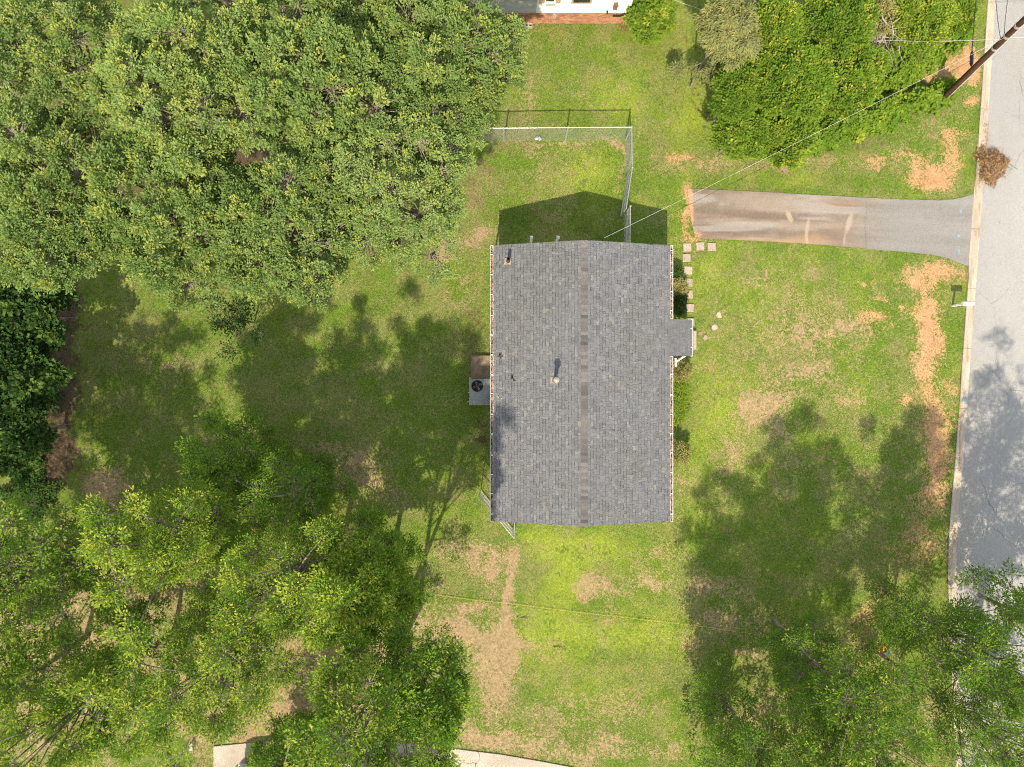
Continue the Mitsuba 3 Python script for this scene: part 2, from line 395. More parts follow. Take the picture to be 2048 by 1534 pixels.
def paver_fn(p, n, uv):
    return mix((0.36, 0.30, 0.25), (0.50, 0.43, 0.37), fbm(p.x * 12, p.y * 12, uv.x * 30, 3)) * (0.8 + 0.3 * uv.x)


diffuse('paver', paver_fn)


def stoop_fn(p, n, uv):
    return mix((0.16, 0.125, 0.09), (0.36, 0.30, 0.22), fbm(p.x * 5, p.y * 5, 1.0, 4))


diffuse('old_concrete', stoop_fn)


def shingle_fn(p, n, uv):
    a = noise(p.x * 60, p.y * 60, p.z * 60)
    b = fbm(p.x * 0.6, p.y * 0.6, 2.0, 3)
    c = mix((0.125, 0.138, 0.154), (0.205, 0.220, 0.238), uv.x)
    c = mix(c, (0.15, 0.15, 0.14), smoothstep(0.55, 0.8, b) * 0.25)
    c = mix(c, (0.30, 0.29, 0.27), uv.y * 0.35)
    return c * (0.8 + 0.4 * a)


diffuse('shingles', shingle_fn)


def ridge_fn(p, n, uv):
    c = mix((0.085, 0.09, 0.097), (0.215, 0.218, 0.222), uv.x)
    return mix(c, (0.17, 0.145, 0.14), uv.y * 0.45) * (0.8 + 0.4 * noise(p.x * 50, p.y * 50, p.z * 50))


diffuse('ridge_shingles', ridge_fn)
diffuse('roof_underlay', (0.035, 0.037, 0.04))
pbr('grey_trim', (0.17, 0.175, 0.18), 0.6)
pbr('white_paint', (0.80, 0.80, 0.79), 0.5)


def debris_fn(p, n, uv):
    a = noise(p.x * 28, p.y * 28, 1.0)
    return mix((0.07, 0.04, 0.025), (0.42, 0.28, 0.18), smoothstep(0.25, 0.95, a * 0.6 + 0.5 * noise(p.x * 9, p.y * 9, 3.)))


diffuse('gutter_debris', debris_fn)
pbr('galvanised', (0.55, 0.56, 0.57), 0.42, 0.6)
pbr('sheet_metal', lambda p, n, uv: mix((0.16, 0.175, 0.175), (0.26, 0.28, 0.28), fbm(p.x * 3, p.y * 3, p.z * 3, 3)), 0.45, 0.25)
pbr('black_metal', (0.03, 0.032, 0.034), 0.4, 0.2)
pbr('cream_metal', (0.36, 0.355, 0.32), 0.5, 0.1)
diffuse('flashing', lambda p, n, uv: mix((0.20, 0.16, 0.13), (0.42, 0.36, 0.30), noise(p.x * 30, p.y * 30, 1.)))
pbr('white_vinyl', lambda p, n, uv: mix((0.72, 0.72, 0.70), (0.84, 0.84, 0.83), fbm(p.x * 2, p.z * 6, 1., 3)), 0.45)
pbr('grey_and_shade_vinyl', lambda p, n, uv: mix((0.36, 0.37, 0.34), (0.48, 0.49, 0.46), fbm(p.x * 2, p.z * 6, 1., 3)), 0.5)  # grey for the vent panel, and tree shade put into the siding colour


def brick_fn(p, n, uv):
    c = mix((0.30, 0.125, 0.07), (0.50, 0.255, 0.15), uv.x)
    return mix(c, (0.62, 0.46, 0.36), uv.y * 0.4) * (0.85 + 0.3 * noise(p.x * 40, p.y * 40, p.z * 40))


diffuse('brick', brick_fn)
diffuse('mortar', (0.42, 0.37, 0.31))
diffuse('tan_trim', (0.42, 0.31, 0.22))
pbr('red_brown_box', (0.22, 0.11, 0.08), 0.5)
pbr('dark_glass', (0.02, 0.025, 0.03), 0.08, 0.0, 0.8)
diffuse('pole_wood', lambda p, n, uv: mix((0.040, 0.024, 0.017), (0.125, 0.072, 0.048), fbm(p.x * 14, p.y * 14, p.z * 1.2, 3)))
pbr('cable_black', (0.02, 0.02, 0.02), 0.5)
pbr('cable_pale', (0.55, 0.56, 0.56), 0.5)
pbr('car_dark', (0.030, 0.032, 0.036), 0.25, 0.4, 0.6, 1.0)
pbr('car_silver', (0.16, 0.17, 0.18), 0.28, 0.6, 0.6, 1.0)
pbr('tyre_rubber', (0.02, 0.02, 0.02), 0.8)
pbr('tail_red', (0.50, 0.015, 0.015), 0.15, 0.0, 0.6, 1.0)
pbr('headlamp_clear', (0.70, 0.72, 0.75), 0.1, 0.2, 0.6, 1.0)
pbr('yellow_plastic', (0.62, 0.36, 0.02), 0.4)
pbr('teal_plastic', (0.01, 0.16, 0.20), 0.35)
pbr('pale_plastic', (0.40, 0.48, 0.52), 0.4)
diffuse('yellow_string', (0.60, 0.50, 0.12))

# ---------------------------------------------------------------- ground, road, kerb, driveway
KERB = np.array([(2030, -900), (1990, -250), (1973, 0), (1958, 225), (1942, 450), (1931, 600), (1920, 750), (1910, 900), (1898, 1030), (1893, 1100), (1894, 1200), (1900, 1350), (1910, 1534), (1935, 1850), (2000, 2400)], float)
ks = np.linspace(-900, 2400, 331)
kx = np.interp(ks, KERB[:, 1], KERB[:, 0])
kx = np.convolve(np.pad(kx, 6, mode='edge'), np.ones(13) / 13, mode='valid')
KL = np.stack([(kx - 1024) * M, -(ks - 767) * M], 1)          # back of the kerb, north to south
KW = 18.5 * M


def kerb_x(y):
    return np.interp(-np.asarray(y), -KL[:, 1], KL[:, 0])


DRIVE = Polygon([xy(*q) for q in [(1374, 377), (1420, 379), (1480, 382), (1560, 386), (1640, 391), (1720, 395), (1800, 399), (1880, 401), (1905, 399), (1925, 395), (1946, 388), (1942, 450), (1936, 532),
                                  (1920, 527), (1895, 516), (1860, 509), (1800, 503), (1750, 499), (1690, 493), (1620, 488), (1540, 483), (1470, 480), (1410, 478), (1390, 474), (1382, 440), (1377, 405)]])
rng = np.random.default_rng(5)
dense_x, dense_y = np.arange(-29, 29.01, 0.2), np.arange(-23, 23.01, 0.2)
gx = np.concatenate([[-400, -200, -100, -60, -42, -34], dense_x, [32, 36, 44, 60, 100, 200, 400]])
gy = np.concatenate([[-400, -200, -100, -60, -40, -30], dense_y, [26, 30, 40, 60, 100, 200, 400]])


def box_dist(x, y, x0, x1, y0, y1):
    return np.hypot(np.maximum(np.maximum(x0 - x, x - x1), 0), np.maximum(np.maximum(y0 - y, y - y1), 0))


dxa, dya = xy(1374, 377)
dxb, dyb = xy(1960, 532)


def ground_h(x, y):
    x, y = np.asarray(x, float), np.asarray(y, float)
    und = (meshkit.fbm(np.stack([x * 0.35, y * 0.35, x * 0], -1), 4, 3) - 0.5) * 0.16
    rough = (meshkit.fbm(np.stack([x * 2.2, y * 2.2, x * 0 + 5], -1), 2, 9) - 0.5) * 0.03
    d = box_dist(x, y, dxa, dxb, dyb, dya)
    keep = np.clip(d / 0.8, 0, 1)
    keep = keep * np.clip(box_dist(x, y, -1.2, 9.3, -7.4, 6.9) / 1.0, 0, 1) * np.clip(box_dist(x, y, -30, 4, -23, -18.0) / 0.6, 0, 1)
    k = kerb_x(y)
    s = np.clip((k - x) / 1.2, 0, 1)
    left = (und + rough - 0.02) * keep * s + 0.085 * (1 - s) * np.clip(d / 0.5, 0, 1)
    return np.where(x > k + 0.12, -0.12, left)


X, Y = np.meshgrid(gx, gy, indexing='ij')
Z = ground_h(X, Y)
V = np.stack([X, Y, Z], -1).reshape(-1, 3)
nx, ny = len(gx), len(gy)
i, j = np.meshgrid(np.arange(nx - 1), np.arange(ny - 1), indexing='ij')
Q = np.stack([i * ny + j, (i + 1) * ny + j, (i + 1) * ny + j + 1, i * ny + j + 1], -1).reshape(-1, 4)
scene['ground'] = ply((V, Q), 'lawn_soil', smooth=True)
tag('ground', 'mown lawn soil with worn straw and orange clay patches around the house', kind='structure')

# road
rv = []
for p in KL:
    for off, z in ((KW, 0.0), (KW + 1.5, 0.02), (KW + 3.4, 0.04), (KW + 6.8, 0.0)):
        rv.append([p[0] + off, p[1], z])
rv = np.array(rv)
n = len(KL)
i, j = np.meshgrid(np.arange(n - 1), np.arange(3), indexing='ij')
Q = np.stack([i * 4 + j, (i + 1) * 4 + j, (i + 1) * 4 + j + 1, i * 4 + j + 1], -1).reshape(-1, 4)
scene['road'] = ply((rv, Q), 'asphalt', smooth=True)
tag('road', 'sun-bleached grey asphalt street with hairline cracks beside the pale kerb', kind='structure')

# kerb segments with joints: a rolled profile, lowered across the driveway
labels['kerb'] = {'label': 'pale concrete kerb and gutter strip along the street', 'kind': 'structure'}
seg = 2.98
arc = np.concatenate([[0], np.cumsum(np.linalg.norm(np.diff(KL, axis=0), axis=1))])
k0 = np.interp(xy(0, 817)[1] * -1, -KL[:, 1], arc)
a0 = k0 - math.floor(k0 / seg) * seg
kn = 0
while a0 + seg < arc[-1]:
    ss = np.linspace(a0 + 0.008, a0 + seg - 0.008, 7)
    mb = MB()
    rings = []
    for s in ss:
        x, y = np.interp(s, arc, KL[:, 0]), np.interp(s, arc, KL[:, 1])
        low = 1 - min(1.0, max(0.0, box_dist(x, y, dxa, dxb + 2, dyb + .1, dya - .1) / 0.6))
        h = 0.13 - 0.085 * low
        prof = [(0, -0.15), (0, h - 0.015), (0.015, h), (0.13, h), (0.16, h - 0.02), (0.21, 0.035), (0.25, 0.02), (KW, 0.008), (KW, -0.15)]
        rings.append([[x + o, y, z] for o, z in prof])
    R = np.array(rings)
    m, k = R.shape[:2]
    ii, jj = np.meshgrid(np.arange(m - 1), np.arange(k - 1), indexing='ij')
    Q = np.stack([ii * k + jj, ii * k + jj + 1, (ii + 1) * k + jj + 1, (ii + 1) * k + jj], -1).reshape(-1, 4)
    mb.add(R.reshape(-1, 3), Q)
    for e in (0, m - 1):
        c = [e * k + q for q in range(k)]
        mb.add(R.reshape(-1, 3), [[c[0], c[q], c[q + 1]] for q in range(1, k - 1)])
    if -23 < np.interp(a0, arc, KL[:, 1]) < 23:
        mb.put('kerb__segment' if kn == 0 else f'kerb__segment_{kn:03d}', 'kerb_concrete')
        kn += 1
    else:
        scene.setdefault('_k', []).append(mb)
    a0 += seg
far = MB()
for mb in scene.pop('_k'):
    far.add(*mb.arrays()[:2])
far.put('kerb__far_segments', 'kerb_concrete', kind='stuff')

mb = MB().mesh(extrude(DRIVE, 0.10, -0.065))
mb.put('driveway', 'driveway_asphalt')
tag('driveway', 'worn brown grey asphalt driveway running from the lawn to the street', kind='structure')
mb = MB()
for (px, py, sx, sy) in [(1916, 472, .10, .16), (1921, 424, .05, .22), (1917, 503, .06, .30)]:
    q = xy(px, py)
    poly = Point(0, 0).buffer(1, 10)
    v = np.array(poly.exterior.coords)[:-1] * [sx / 2, sy / 2]
    v += rng.normal(0, 0.012, v.shape)
    mb.mesh(extrude(Polygon(v + q).convex_hull, 0.002, 0.0355))
pbr('blue_spray', (0.16, 0.36, 0.50), 0.8)
mb.put('driveway__paint_mark', 'blue_spray', label='faded blue utility spray marks')

EDGE = [(428, 1492), (480, 1487), (560, 1480), (640, 1475), (700, 1477), (780, 1484), (890, 1494), (940, 1501), (1000, 1508), (1070, 1520), (1145, 1534), (1230, 1556), (1300, 1640), (1300, 2100), (428, 2100)]
SLAB = Polygon([xy(*q) for q in EDGE])
MB().mesh(extrude(SLAB, 0.16, -0.10)).put('concrete_drive', 'concrete')
tag('concrete_drive', 'cracked pale concrete parking slab along the bottom edge', kind='structure')

# ---------------------------------------------------------------- grass blades
def outside(x, y):
    """True where the lawn is open ground: no building, paving or road."""
    ok = x < kerb_x(y) - 0.03
    ok &= box_dist(x, y, -0.5, 7.0, -6.0, 6.0) > 0.02
    ok &= ~((y > 17.85) & (x > -3.7) & (x < 5.7))
    import shapely
    ok &= ~shapely.contains_xy(DRIVE.buffer(-0.04), x, y)
    ok &= ~shapely.contains_xy(SLAB.buffer(-0.05), x, y)
    ok &= box_dist(x, y, -2.1, -0.5, 0.2, 1.45) > 0.0
    return ok


def grass():
    r = np.random.default_rng(11)
    n = 900000
    x, y = r.uniform(-26, 24, n), r.uniform(-19.5, 19.5, n)
    ok = outside(x, y)
    x, y = x[ok], y[ok]
    wx = x + 0.9 * (meshkit.fbm(np.stack([x * .9 + 7.3, y * .9, x * 0 + 1], -1), 3) - .5)
    wy = y + 0.9 * (meshkit.fbm(np.stack([x * .9 - 3.1, y * .9, x * 0 + 5], -1), 3) - .5)
    rag = (meshkit.fbm(np.stack([x * 3, y * 3, x * 0], -1), 4, 4) - .5) * 1.3
    bare = np.maximum.reduce([patch_field(wx, wy, 'c', np) * 1.1, patch_field(wx, wy, 't', np) * 0.85, patch_field(wx, wy, 'b', np)]) + rag
    deep_wood = ((x < xy(560, 0)[0]) & (y > xy(0, 330)[1]))
    ok = (r.random(len(x)) > np.clip((bare - 0.25) / 0.5, 0, 0.93)) & ~deep_wood
    ok &= r.random(len(x)) < 0.35 + 0.65 * meshkit.noise(np.stack([x * 7, y * 7, x * 0], -1), 2)
    x, y = x[ok][:380000], y[ok][:380000]
    n = len(x)
    a = r.uniform(0, 2 * np.pi, n)
    L, w = r.uniform(0.035, 0.085, n), r.uniform(0.010, 0.020, n)
    tilt = r.uniform(0.25, 1.25, n)
    d = np.stack([np.cos(a) * np.cos(tilt), np.sin(a) * np.cos(tilt), np.sin(tilt)], 1)
    s = np.stack([-np.sin(a), np.cos(a), a * 0], 1)
    base = np.stack([x, y, ground_h(x, y) - 0.004], 1)
    v = np.stack([base - s * w[:, None] / 2, base + s * w[:, None] / 2, base + d * L[:, None]], 1).reshape(-1, 3)
    f = np.arange(3 * n).reshape(-1, 3)
    u = np.repeat(np.stack([r.random(n), r.random(n)], 1), 3, axis=0)
    scene['grass'] = ply((v, f), 'grass_blade', uv=u)
    tag('grass', 'short yellow green grass covering the yard', 'grass', kind='stuff')


grass()

# ---------------------------------------------------------------- trees and shrubs
GOLD = math.pi * (3 - math.sqrt(5))


def plant_tree(name, label, px, py, zc, rpx, seed, hz=None, lobes=22, sprays=26, leaves=44, leaf=(0.10, 0.048), mat='leaf_oak', young=0.15, spread=0.15, base=None, category='tree', group=None,
               trunk_r=0.16, droop=0.0, low=-0.35, lobe_r=(0.24, 0.38), face=0.9, reach=(0.50, 0.84), ragged=0.14, skirt=0):
    """A tapered trunk with bent limbs, twigs, and a crown of leaf sprays; px, py is where the crown's middle, at height zc, shows."""
    r = np.random.default_rng(seed)
    key = numbered(name)
    C = at(px, py, zc)
    R = rpx / FOCAL * (CAM_H - zc)
    hz = hz or min(R * 0.75, zc * 0.55)
    k = np.arange(lobes) + 0.5
    zz = 1 - (1 - low) * k / lobes
    rr = np.sqrt(np.clip(1 - zz ** 2, 0, 1))
    ph = GOLD * k + r.uniform(0, 6)
    dirs = np.stack([rr * np.cos(ph), rr * np.sin(ph), zz], 1)
    stretch = 1 + ragged * np.sin(ph * 2 + r.uniform(0, 6)) + ragged * np.sin(ph * 3 + r.uniform(0, 6))
    lc = C + dirs * np.array([R, R, hz]) * (r.uniform(*reach, lobes) * stretch)[:, None]
    lr = R * r.uniform(*lobe_r, lobes)
    b = np.array([*(base if base is not None else C[:2] + r.normal(0, R * 0.08, 2)), 0.0])
    b[2] = float(ground_h(b[0], b[1])) - 0.1
    if skirt:
        q = r.uniform(0.16, 0.55, skirt)[:, None]
        a = r.uniform(0, 2 * np.pi, skirt)
        out = np.stack([np.cos(a), np.sin(a), a * 0], 1) * (R * r.uniform(0.15, 0.75, skirt))[:, None]
        lc = np.vstack([lc, b + (C - b) * q + out])
        lr = np.concatenate([lr, R * r.uniform(*lobe_r, skirt)])
        dirs = np.vstack([dirs, out / R])
        lobes = lobes + skirt
    # sprays
    u = unit(r.normal(size=(lobes, sprays, 3)) + 0.75 * dirs[:, None] + [0, 0, 0.45])
    q = r.uniform(0.45, 1.0, (lobes, sprays, 1)) ** 0.6
    sp = lc[:, None] + u * lr[:, None, None] * q * [1, 1, 0.72]
    sp[..., 2] = np.maximum(sp[..., 2], 0.15)
    ax = unit(u + [0, 0, 0.5 - droop] + 0.35 * r.normal(size=u.shape)).reshape(-1, 3)
    spf = sp.reshape(-1, 3)
    m = len(spf)
    per = np.maximum(4, r.normal(leaves, leaves * 0.25, m).astype(int))
    idx = np.repeat(np.arange(m), per)
    nl = len(idx)
    t = r.uniform(-1, 1, nl)
    off = r.normal(size=(nl, 3))
    off = off / np.linalg.norm(off, axis=1, keepdims=True) * (r.random(nl) ** 0.5)[:, None]
    P = spf[idx] + ax[idx] * (t * spread * 0.9)[:, None] + off * spread * [1.25, 1.25, 0.55]
    D = unit(ax[idx] * 0.6 + off * 0.9 + r.normal(size=(nl, 3)) * 0.35 - [0, 0, droop])
    N = unit(np.array([0, -0.2, 1.0]) * face * 2 + r.normal(size=(nl, 3)) * 0.6)
    L = leaf[0] * r.uniform(0.85, 1.15) * r.uniform(0.65, 1.25, nl)
    v, f = diamond_leaves(P, D, N, L, L * leaf[1] / leaf[0])
    hgt = np.clip((P[:, 2] - C[2]) / hz, -1, 1)
    fresh = (r.random(m) < young * 1.6)[idx] * np.clip(0.55 + 0.6 * t + r.normal(0, .25, nl), 0, 1) * np.clip(0.55 + 0.45 * hgt, 0, 1)
    tone = r.uniform(-0.22, 0.22)
    hue = np.clip(tone + np.repeat(r.random(lobes), sprays)[idx] * 0.3 + r.random(m)[idx] * 0.4 + 0.3 * r.random(nl), 0, 1)
    uv = np.repeat(np.stack([hue, fresh], 1), 4, axis=0)
    scene[key + '__crown'] = ply((v, f), mat, uv=uv)
    # trunk and limbs
    top = C + [0, 0, hz * 0.35]
    s = np.linspace(0, 1, 9)[:, None]
    bend = r.normal(0, 0.18 * R / 3, 3) * [1, 1, 0]
    tr = b + (top - b) * s + bend * np.sin(s * np.pi)
    rad = trunk_r * (1.15 - 0.85 * s[:, 0])
    rad[0] *= 1.35
    mb = MB().tube(tr, rad, 9)
    mb.put(key + '__trunk', 'bark', smooth=True)
    lb = MB()
    for a in range(lobes):
        s0 = r.uniform(0.45, 0.95)
        p0 = np.array([np.interp(s0, s[:, 0], tr[:, c]) for c in range(3)])
        if p0[2] > lc[a][2]:
            p0 = np.array([np.interp(max(0.3, s0 - 0.35), s[:, 0], tr[:, c]) for c in range(3)])
        ss = np.linspace(0, 1, 6)[:, None]
        mid = (p0 + lc[a]) / 2 + [0, 0, 0.15 * R * 0.5] + r.normal(0, 0.08 * R, 3)
        pts = p0 * (1 - ss) ** 2 + 2 * mid * ss * (1 - ss) + lc[a] * ss ** 2
        lb.tube(pts, trunk_r * np.linspace(0.42, 0.14, 6), 5, caps=False)
    A = np.repeat(lc, sprays, axis=0) + r.normal(0, 0.05, (m, 3))
    B = spf + ax * spread
    tv, tf = many_tubes(A, B, trunk_r * 0.10 + 0.004, 0.005, 3)
    lb.add(tv, tf)
    lb.put(key + '__branches', 'bark')
    tag(key, label, category, group)
    return key


OAK = dict(group='tall dense trees in the back corner', lobes=30, sprays=30, leaves=55, leaf=(0.113, 0.060), mat='leaf_oak', young=0.14, trunk_r=0.2, low=-0.25)
plant_tree('tree', 'dense green tree whose crown overhangs the far end of the wire fence', 885, 150, 9.0, 165, 1, **OAK)
plant_tree('tree', 'dense green tree spreading towards the north corner of the grey roof', 775, 375, 9.0, 178, 2, **OAK)
plant_tree('tree', 'dense tree in the middle of the lower canopy edge, above the shaded lawn', 565, 470, 9.0, 165, 3, **OAK)
plant_tree('tree', 'dense tree on the lower canopy edge, second from the left frame edge', 335, 425, 9.0, 165, 4, **OAK)
plant_tree('tree', 'dense tree at the lower left end of the big canopy, above the dark thicket', 105, 430, 9.0, 165, 5, **OAK)
plant_tree('tree', 'dense tree along the top edge, behind the tree over the fence', 645, 165, 9.5, 180, 6, **OAK)
plant_tree('tree', 'yellow tipped dense tree in the upper middle of the big canopy', 385, 165, 10.0, 185, 7, **{**OAK, 'young': .26})
plant_tree('tree', 'dense tree cut off by the top edge beside the white house', 790, -45, 9.0, 165, 9, **{**OAK, 'leaves': 40})
plant_tree('tree', 'dense tree filling the very top left corner of the photo', 120, 135, 9.5, 190, 8, **OAK)

LIME = dict(group='open yellow green trees by the parking slab', lobes=34, sprays=19, leaves=37, leaf=(0.132, 0.058), mat='leaf_lime', young=0.36, trunk_r=0.11, skirt=8, low=-0.95, spread=0.21, hz=5.2, lobe_r=(.22, .36), reach=(.35, 1.08), ragged=.2)
plant_tree('tree', 'bright yellow tipped tree standing alone at the edge of the shaded lawn', 355, 1075, 8.5, 105, 21, **{**LIME, 'young': .42})
plant_tree('tree', 'open yellow green tree between the bright tipped tree and the house side', 575, 1150, 8.0, 125, 22, **LIME)
plant_tree('tree', 'yellow green tree nearest the lower left corner of the house', 722, 1170, 8.0, 98, 23, **LIME)
plant_tree('tree', 'green tree reaching over the dark parked car', 738, 1440, 12.0, 138, 24, **{**LIME, 'young': .3, 'hz': 4.2, 'skirt': 4, 'low': -.7})
plant_tree('tree', 'thinner darker tree spreading right of the dark parked car', 852, 1385, 10.5, 100, 34, base=xy(800, 1230), **{**LIME, 'young': .1, 'hz': 2.6, 'lobes': 26, 'leaves': 28, 'skirt': 0, 'low': -.5})
plant_tree('tree', 'wide yellow green tree above the silver vehicle', 440, 1340, 8.5, 140, 25, **{**LIME, 'young': .36})
plant_tree('tree', 'open tree in the bottom left corner of the photo', 145, 1430, 8.5, 150, 26, **LIME)
plant_tree('tree', 'thin dark tree over bare tan soil at the left frame edge', 110, 1130, 7.0, 135, 27, **{**LIME, 'leaves': 18, 'young': .08, 'hz': 4.5})
plant_tree('tree', 'low dark green tree at the bottom edge, over the silver vehicle', 575, 1560, 5.5, 105, 28, **{**LIME, 'young': .08, 'hz': 3.2})
plant_tree('tree', 'shaded dark green small tree behind the bright tipped tree', 450, 930, 5.0, 85, 29, **{**LIME, 'young': .02, 'lobes': 18, 'leaves': 26, 'hz': 2.8})
plant_tree('tree', 'shaded thin small tree on the lawn left of the house', 590, 985, 5.0, 80, 30, **{**LIME, 'young': .04, 'lobes': 16, 'leaves': 22, 'hz': 2.8})
plant_tree('tree', 'tree just past the left frame edge, upper of two there', -70, 1200, 9.0, 150, 31, **{**LIME, 'leaves': 20, 'sprays': 15, 'leaf': (0.18, 0.08)})
plant_tree('tree', 'tree just past the left frame edge, lower of two there', -120, 1450, 9.0, 160, 32, **{**LIME, 'leaves': 20, 'sprays': 15, 'leaf': (0.18, 0.08)})
plant_tree('tree', 'faint low sapling under the canopy edge on the shaded lawn', 470, 640, 2.6, 56, 33, **{**LIME, 'young': .0, 'lobes': 10, 'sprays': 14, 'leaves': 13, 'trunk_r': .04, 'hz': 1.5, 'mat': 'leaf_deep', 'skirt': 0})  # dark leaf colour stands in for canopy shade that misses this sapling

AIRY = dict(group='thin trees at the lower street corner', lobes=32, sprays=18, leaves=27, leaf=(0.13, 0.05), mat='leaf_lime', young=0.14, trunk_r=0.075, skirt=9, low=-0.9, spread=0.21, hz=4.6, lobe_r=(.24, .40), reach=(.3, 1.0), ragged=.2)
plant_tree('tree', 'thin tree with a bright top on the lower right lawn', 1690, 1385, 8.0, 105, 41, **AIRY)
plant_tree('tree', 'thin tree with pale bare limbs at the bottom edge, right of middle', 1740, 1500, 8.0, 130, 42, **{**AIRY, 'leaves': 22})
plant_tree('tree', 'dark thin tree overhanging the kerb and the street', 1955, 1295, 7.0, 105, 43, **{**AIRY, 'young': .05})
plant_tree('tree', 'thin tree in the bottom right corner of the photo', 1990, 1470, 8.0, 130, 44, **AIRY)
plant_tree('tree', 'thin green tree at the bottom edge beside the tan lawn', 1525, 1535, 8.0, 108, 45, **AIRY)
plant_tree('tree', 'thin tree just below the frame under the lawn, left of two', 1570, 1715, 8.5, 140, 46, **{**AIRY, 'leaves': 17, 'sprays': 14, 'leaf': (0.17, 0.07)})
plant_tree('tree', 'thin tree just below the frame under the lawn, right of two', 1780, 1720, 9.0, 150, 47, **{**AIRY, 'leaves': 17, 'sprays': 14, 'leaf': (0.17, 0.07)})
plant_tree('tree', 'street tree past the right frame edge, upper of two', 2275, 1330, 9.0, 130, 48, **{**AIRY, 'leaves': 17, 'sprays': 14, 'leaf': (0.17, 0.07)})
plant_tree('tree', 'street tree past the right frame edge, lower of two', 2260, 1560, 9.0, 150, 49, **{**AIRY, 'leaves': 17, 'sprays': 14, 'leaf': (0.17, 0.07)})

DEEP = dict(group='dark broad leaved bushes at the left edge', category='bush', lobes=18, sprays=16, leaves=26, leaf=(0.20, 0.15), mat='leaf_deep', young=0.15, trunk_r=0.08, low=-0.2, spread=0.2)
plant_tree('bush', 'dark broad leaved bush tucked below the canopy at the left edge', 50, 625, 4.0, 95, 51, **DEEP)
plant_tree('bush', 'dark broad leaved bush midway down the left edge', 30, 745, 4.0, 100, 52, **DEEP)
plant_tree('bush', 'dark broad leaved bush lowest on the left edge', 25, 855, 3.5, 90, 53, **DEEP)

THICK = dict(category='shrub', lobes=22, sprays=20, leaves=32, leaf=(0.135, 0.08), mat='leaf_bright', young=0.12, trunk_r=0.07, low=0.0, spread=0.17, lobe_r=(.2, .32), group='shrubs of the overgrown street corner')
plant_tree('tree', 'pale olive tree with drooping leaves at the top edge beside the yard', 1455, 55, 6.0, 62, 61, **{**THICK, 'category': 'tree', 'leaf': (0.17, 0.05), 'mat': 'leaf_olive', 'droop': 0.9, 'lobes': 26, 'leaves': 34, 'young': .1, 'low': -0.8, 'trunk_r': .05, 'skirt': 4})
plant_tree('shrub', 'lumpy green shrub beside the drooping olive tree', 1548, 62, 4.5, 62, 62, **THICK)
plant_tree('shrub', 'green shrub below the drooping olive tree, at the yard edge', 1478, 185, 3.6, 58, 63, **{**THICK, 'young': .05})
plant_tree('shrub', 'big light green shrub in the middle of the thicket', 1580, 165, 4.2, 82, 64, **{**THICK, 'lobes': 28})
plant_tree('shrub', 'deep green shrub at the lower left corner of the thicket', 1478, 262, 2.6, 66, 65, **{**THICK, 'young': .05})
plant_tree('shrub', 'low green shrub under the overhead wire, above the driveway', 1570, 272, 2.2, 66, 66, **{**THICK, 'young': .1})
plant_tree('shrub', 'light green shrub left of the bare grey branches', 1660, 55, 3.8, 82, 67, **THICK)
plant_tree('shrub', 'light green shrub below the bare grey branches', 1690, 160, 3.2, 74, 68, **THICK)
plant_tree('shrub', 'yellow flecked shrub at the top edge, right of the bare branches', 1830, 35, 3.2, 78, 69, **{**THICK, 'young': .22})
plant_tree('shrub', 'shrub closest to the kerb at the top edge', 1905, 30, 2.2, 44, 70, **THICK)
plant_tree('shrub', 'shrub at the top edge just behind the bare grey branches', 1745, 15, 3.2, 60, 71, **{**THICK, 'mat': 'leaf_olive', 'young': .3})


def ground_cover(key, label, spots, seed, leaf, mat, per, hmax, kind=None, category=None, young=0.1):
    """Low leaves heaped over the ground: spots of (px, py, rx, ry)."""
    r = np.random.default_rng(seed)
    Ps = []
    for (px, py, rx, ry) in spots:
        n = int(per * rx * ry * M * M * math.pi)
        rad, a = np.sqrt(r.random(n)), r.uniform(0, 2 * np.pi, n)
        lim = 0.75 + 0.35 * np.sin(a * 3 + px) * np.cos(a * 5 + py)
        c = at(px, py)
        x, y = c[0] + rad * lim * np.cos(a) * rx * M, c[1] + rad * lim * np.sin(a) * ry * M
        bump = meshkit.fbm(np.stack([x * 1.1, y * 1.1, x * 0], -1), 3, seed)
        z = hmax * np.clip(1 - rad ** 2.5, 0, 1) * (0.35 + 1.1 * bump) * r.uniform(0.72, 1.0, n) + 0.05
        Ps.append(np.stack([x, y, z], 1))
    P = np.vstack(Ps)
    n = len(P)
    D = unit(r.normal(size=(n, 3)) * [1, 1, 0.35])
    N = unit(np.array([0, -0.2, 1.0]) * 1.2 + r.normal(size=(n, 3)) * 0.6)
    L = leaf[0] * r.uniform(0.65, 1.3, n)
    v, f = diamond_leaves(P, D, N, L, L * leaf[1] / leaf[0], 0.15)
    cl = meshkit.noise(np.stack([P[:, 0] * 1.4, P[:, 1] * 1.4, P[:, 0] * 0], -1), seed)
    fresh = np.clip((cl - 0.7) * 4, 0, 1) * r.random(n) + (r.random(n) < young) * r.random(n) * 0.6
    uv = np.repeat(np.stack([np.clip(cl * .6 + .4 * r.random(n), 0, 1), np.clip(fresh, 0, 1)], 1), 4, axis=0)
    scene[key] = ply((v, f), mat, uv=uv)
    tag(key, label, category, kind=kind)


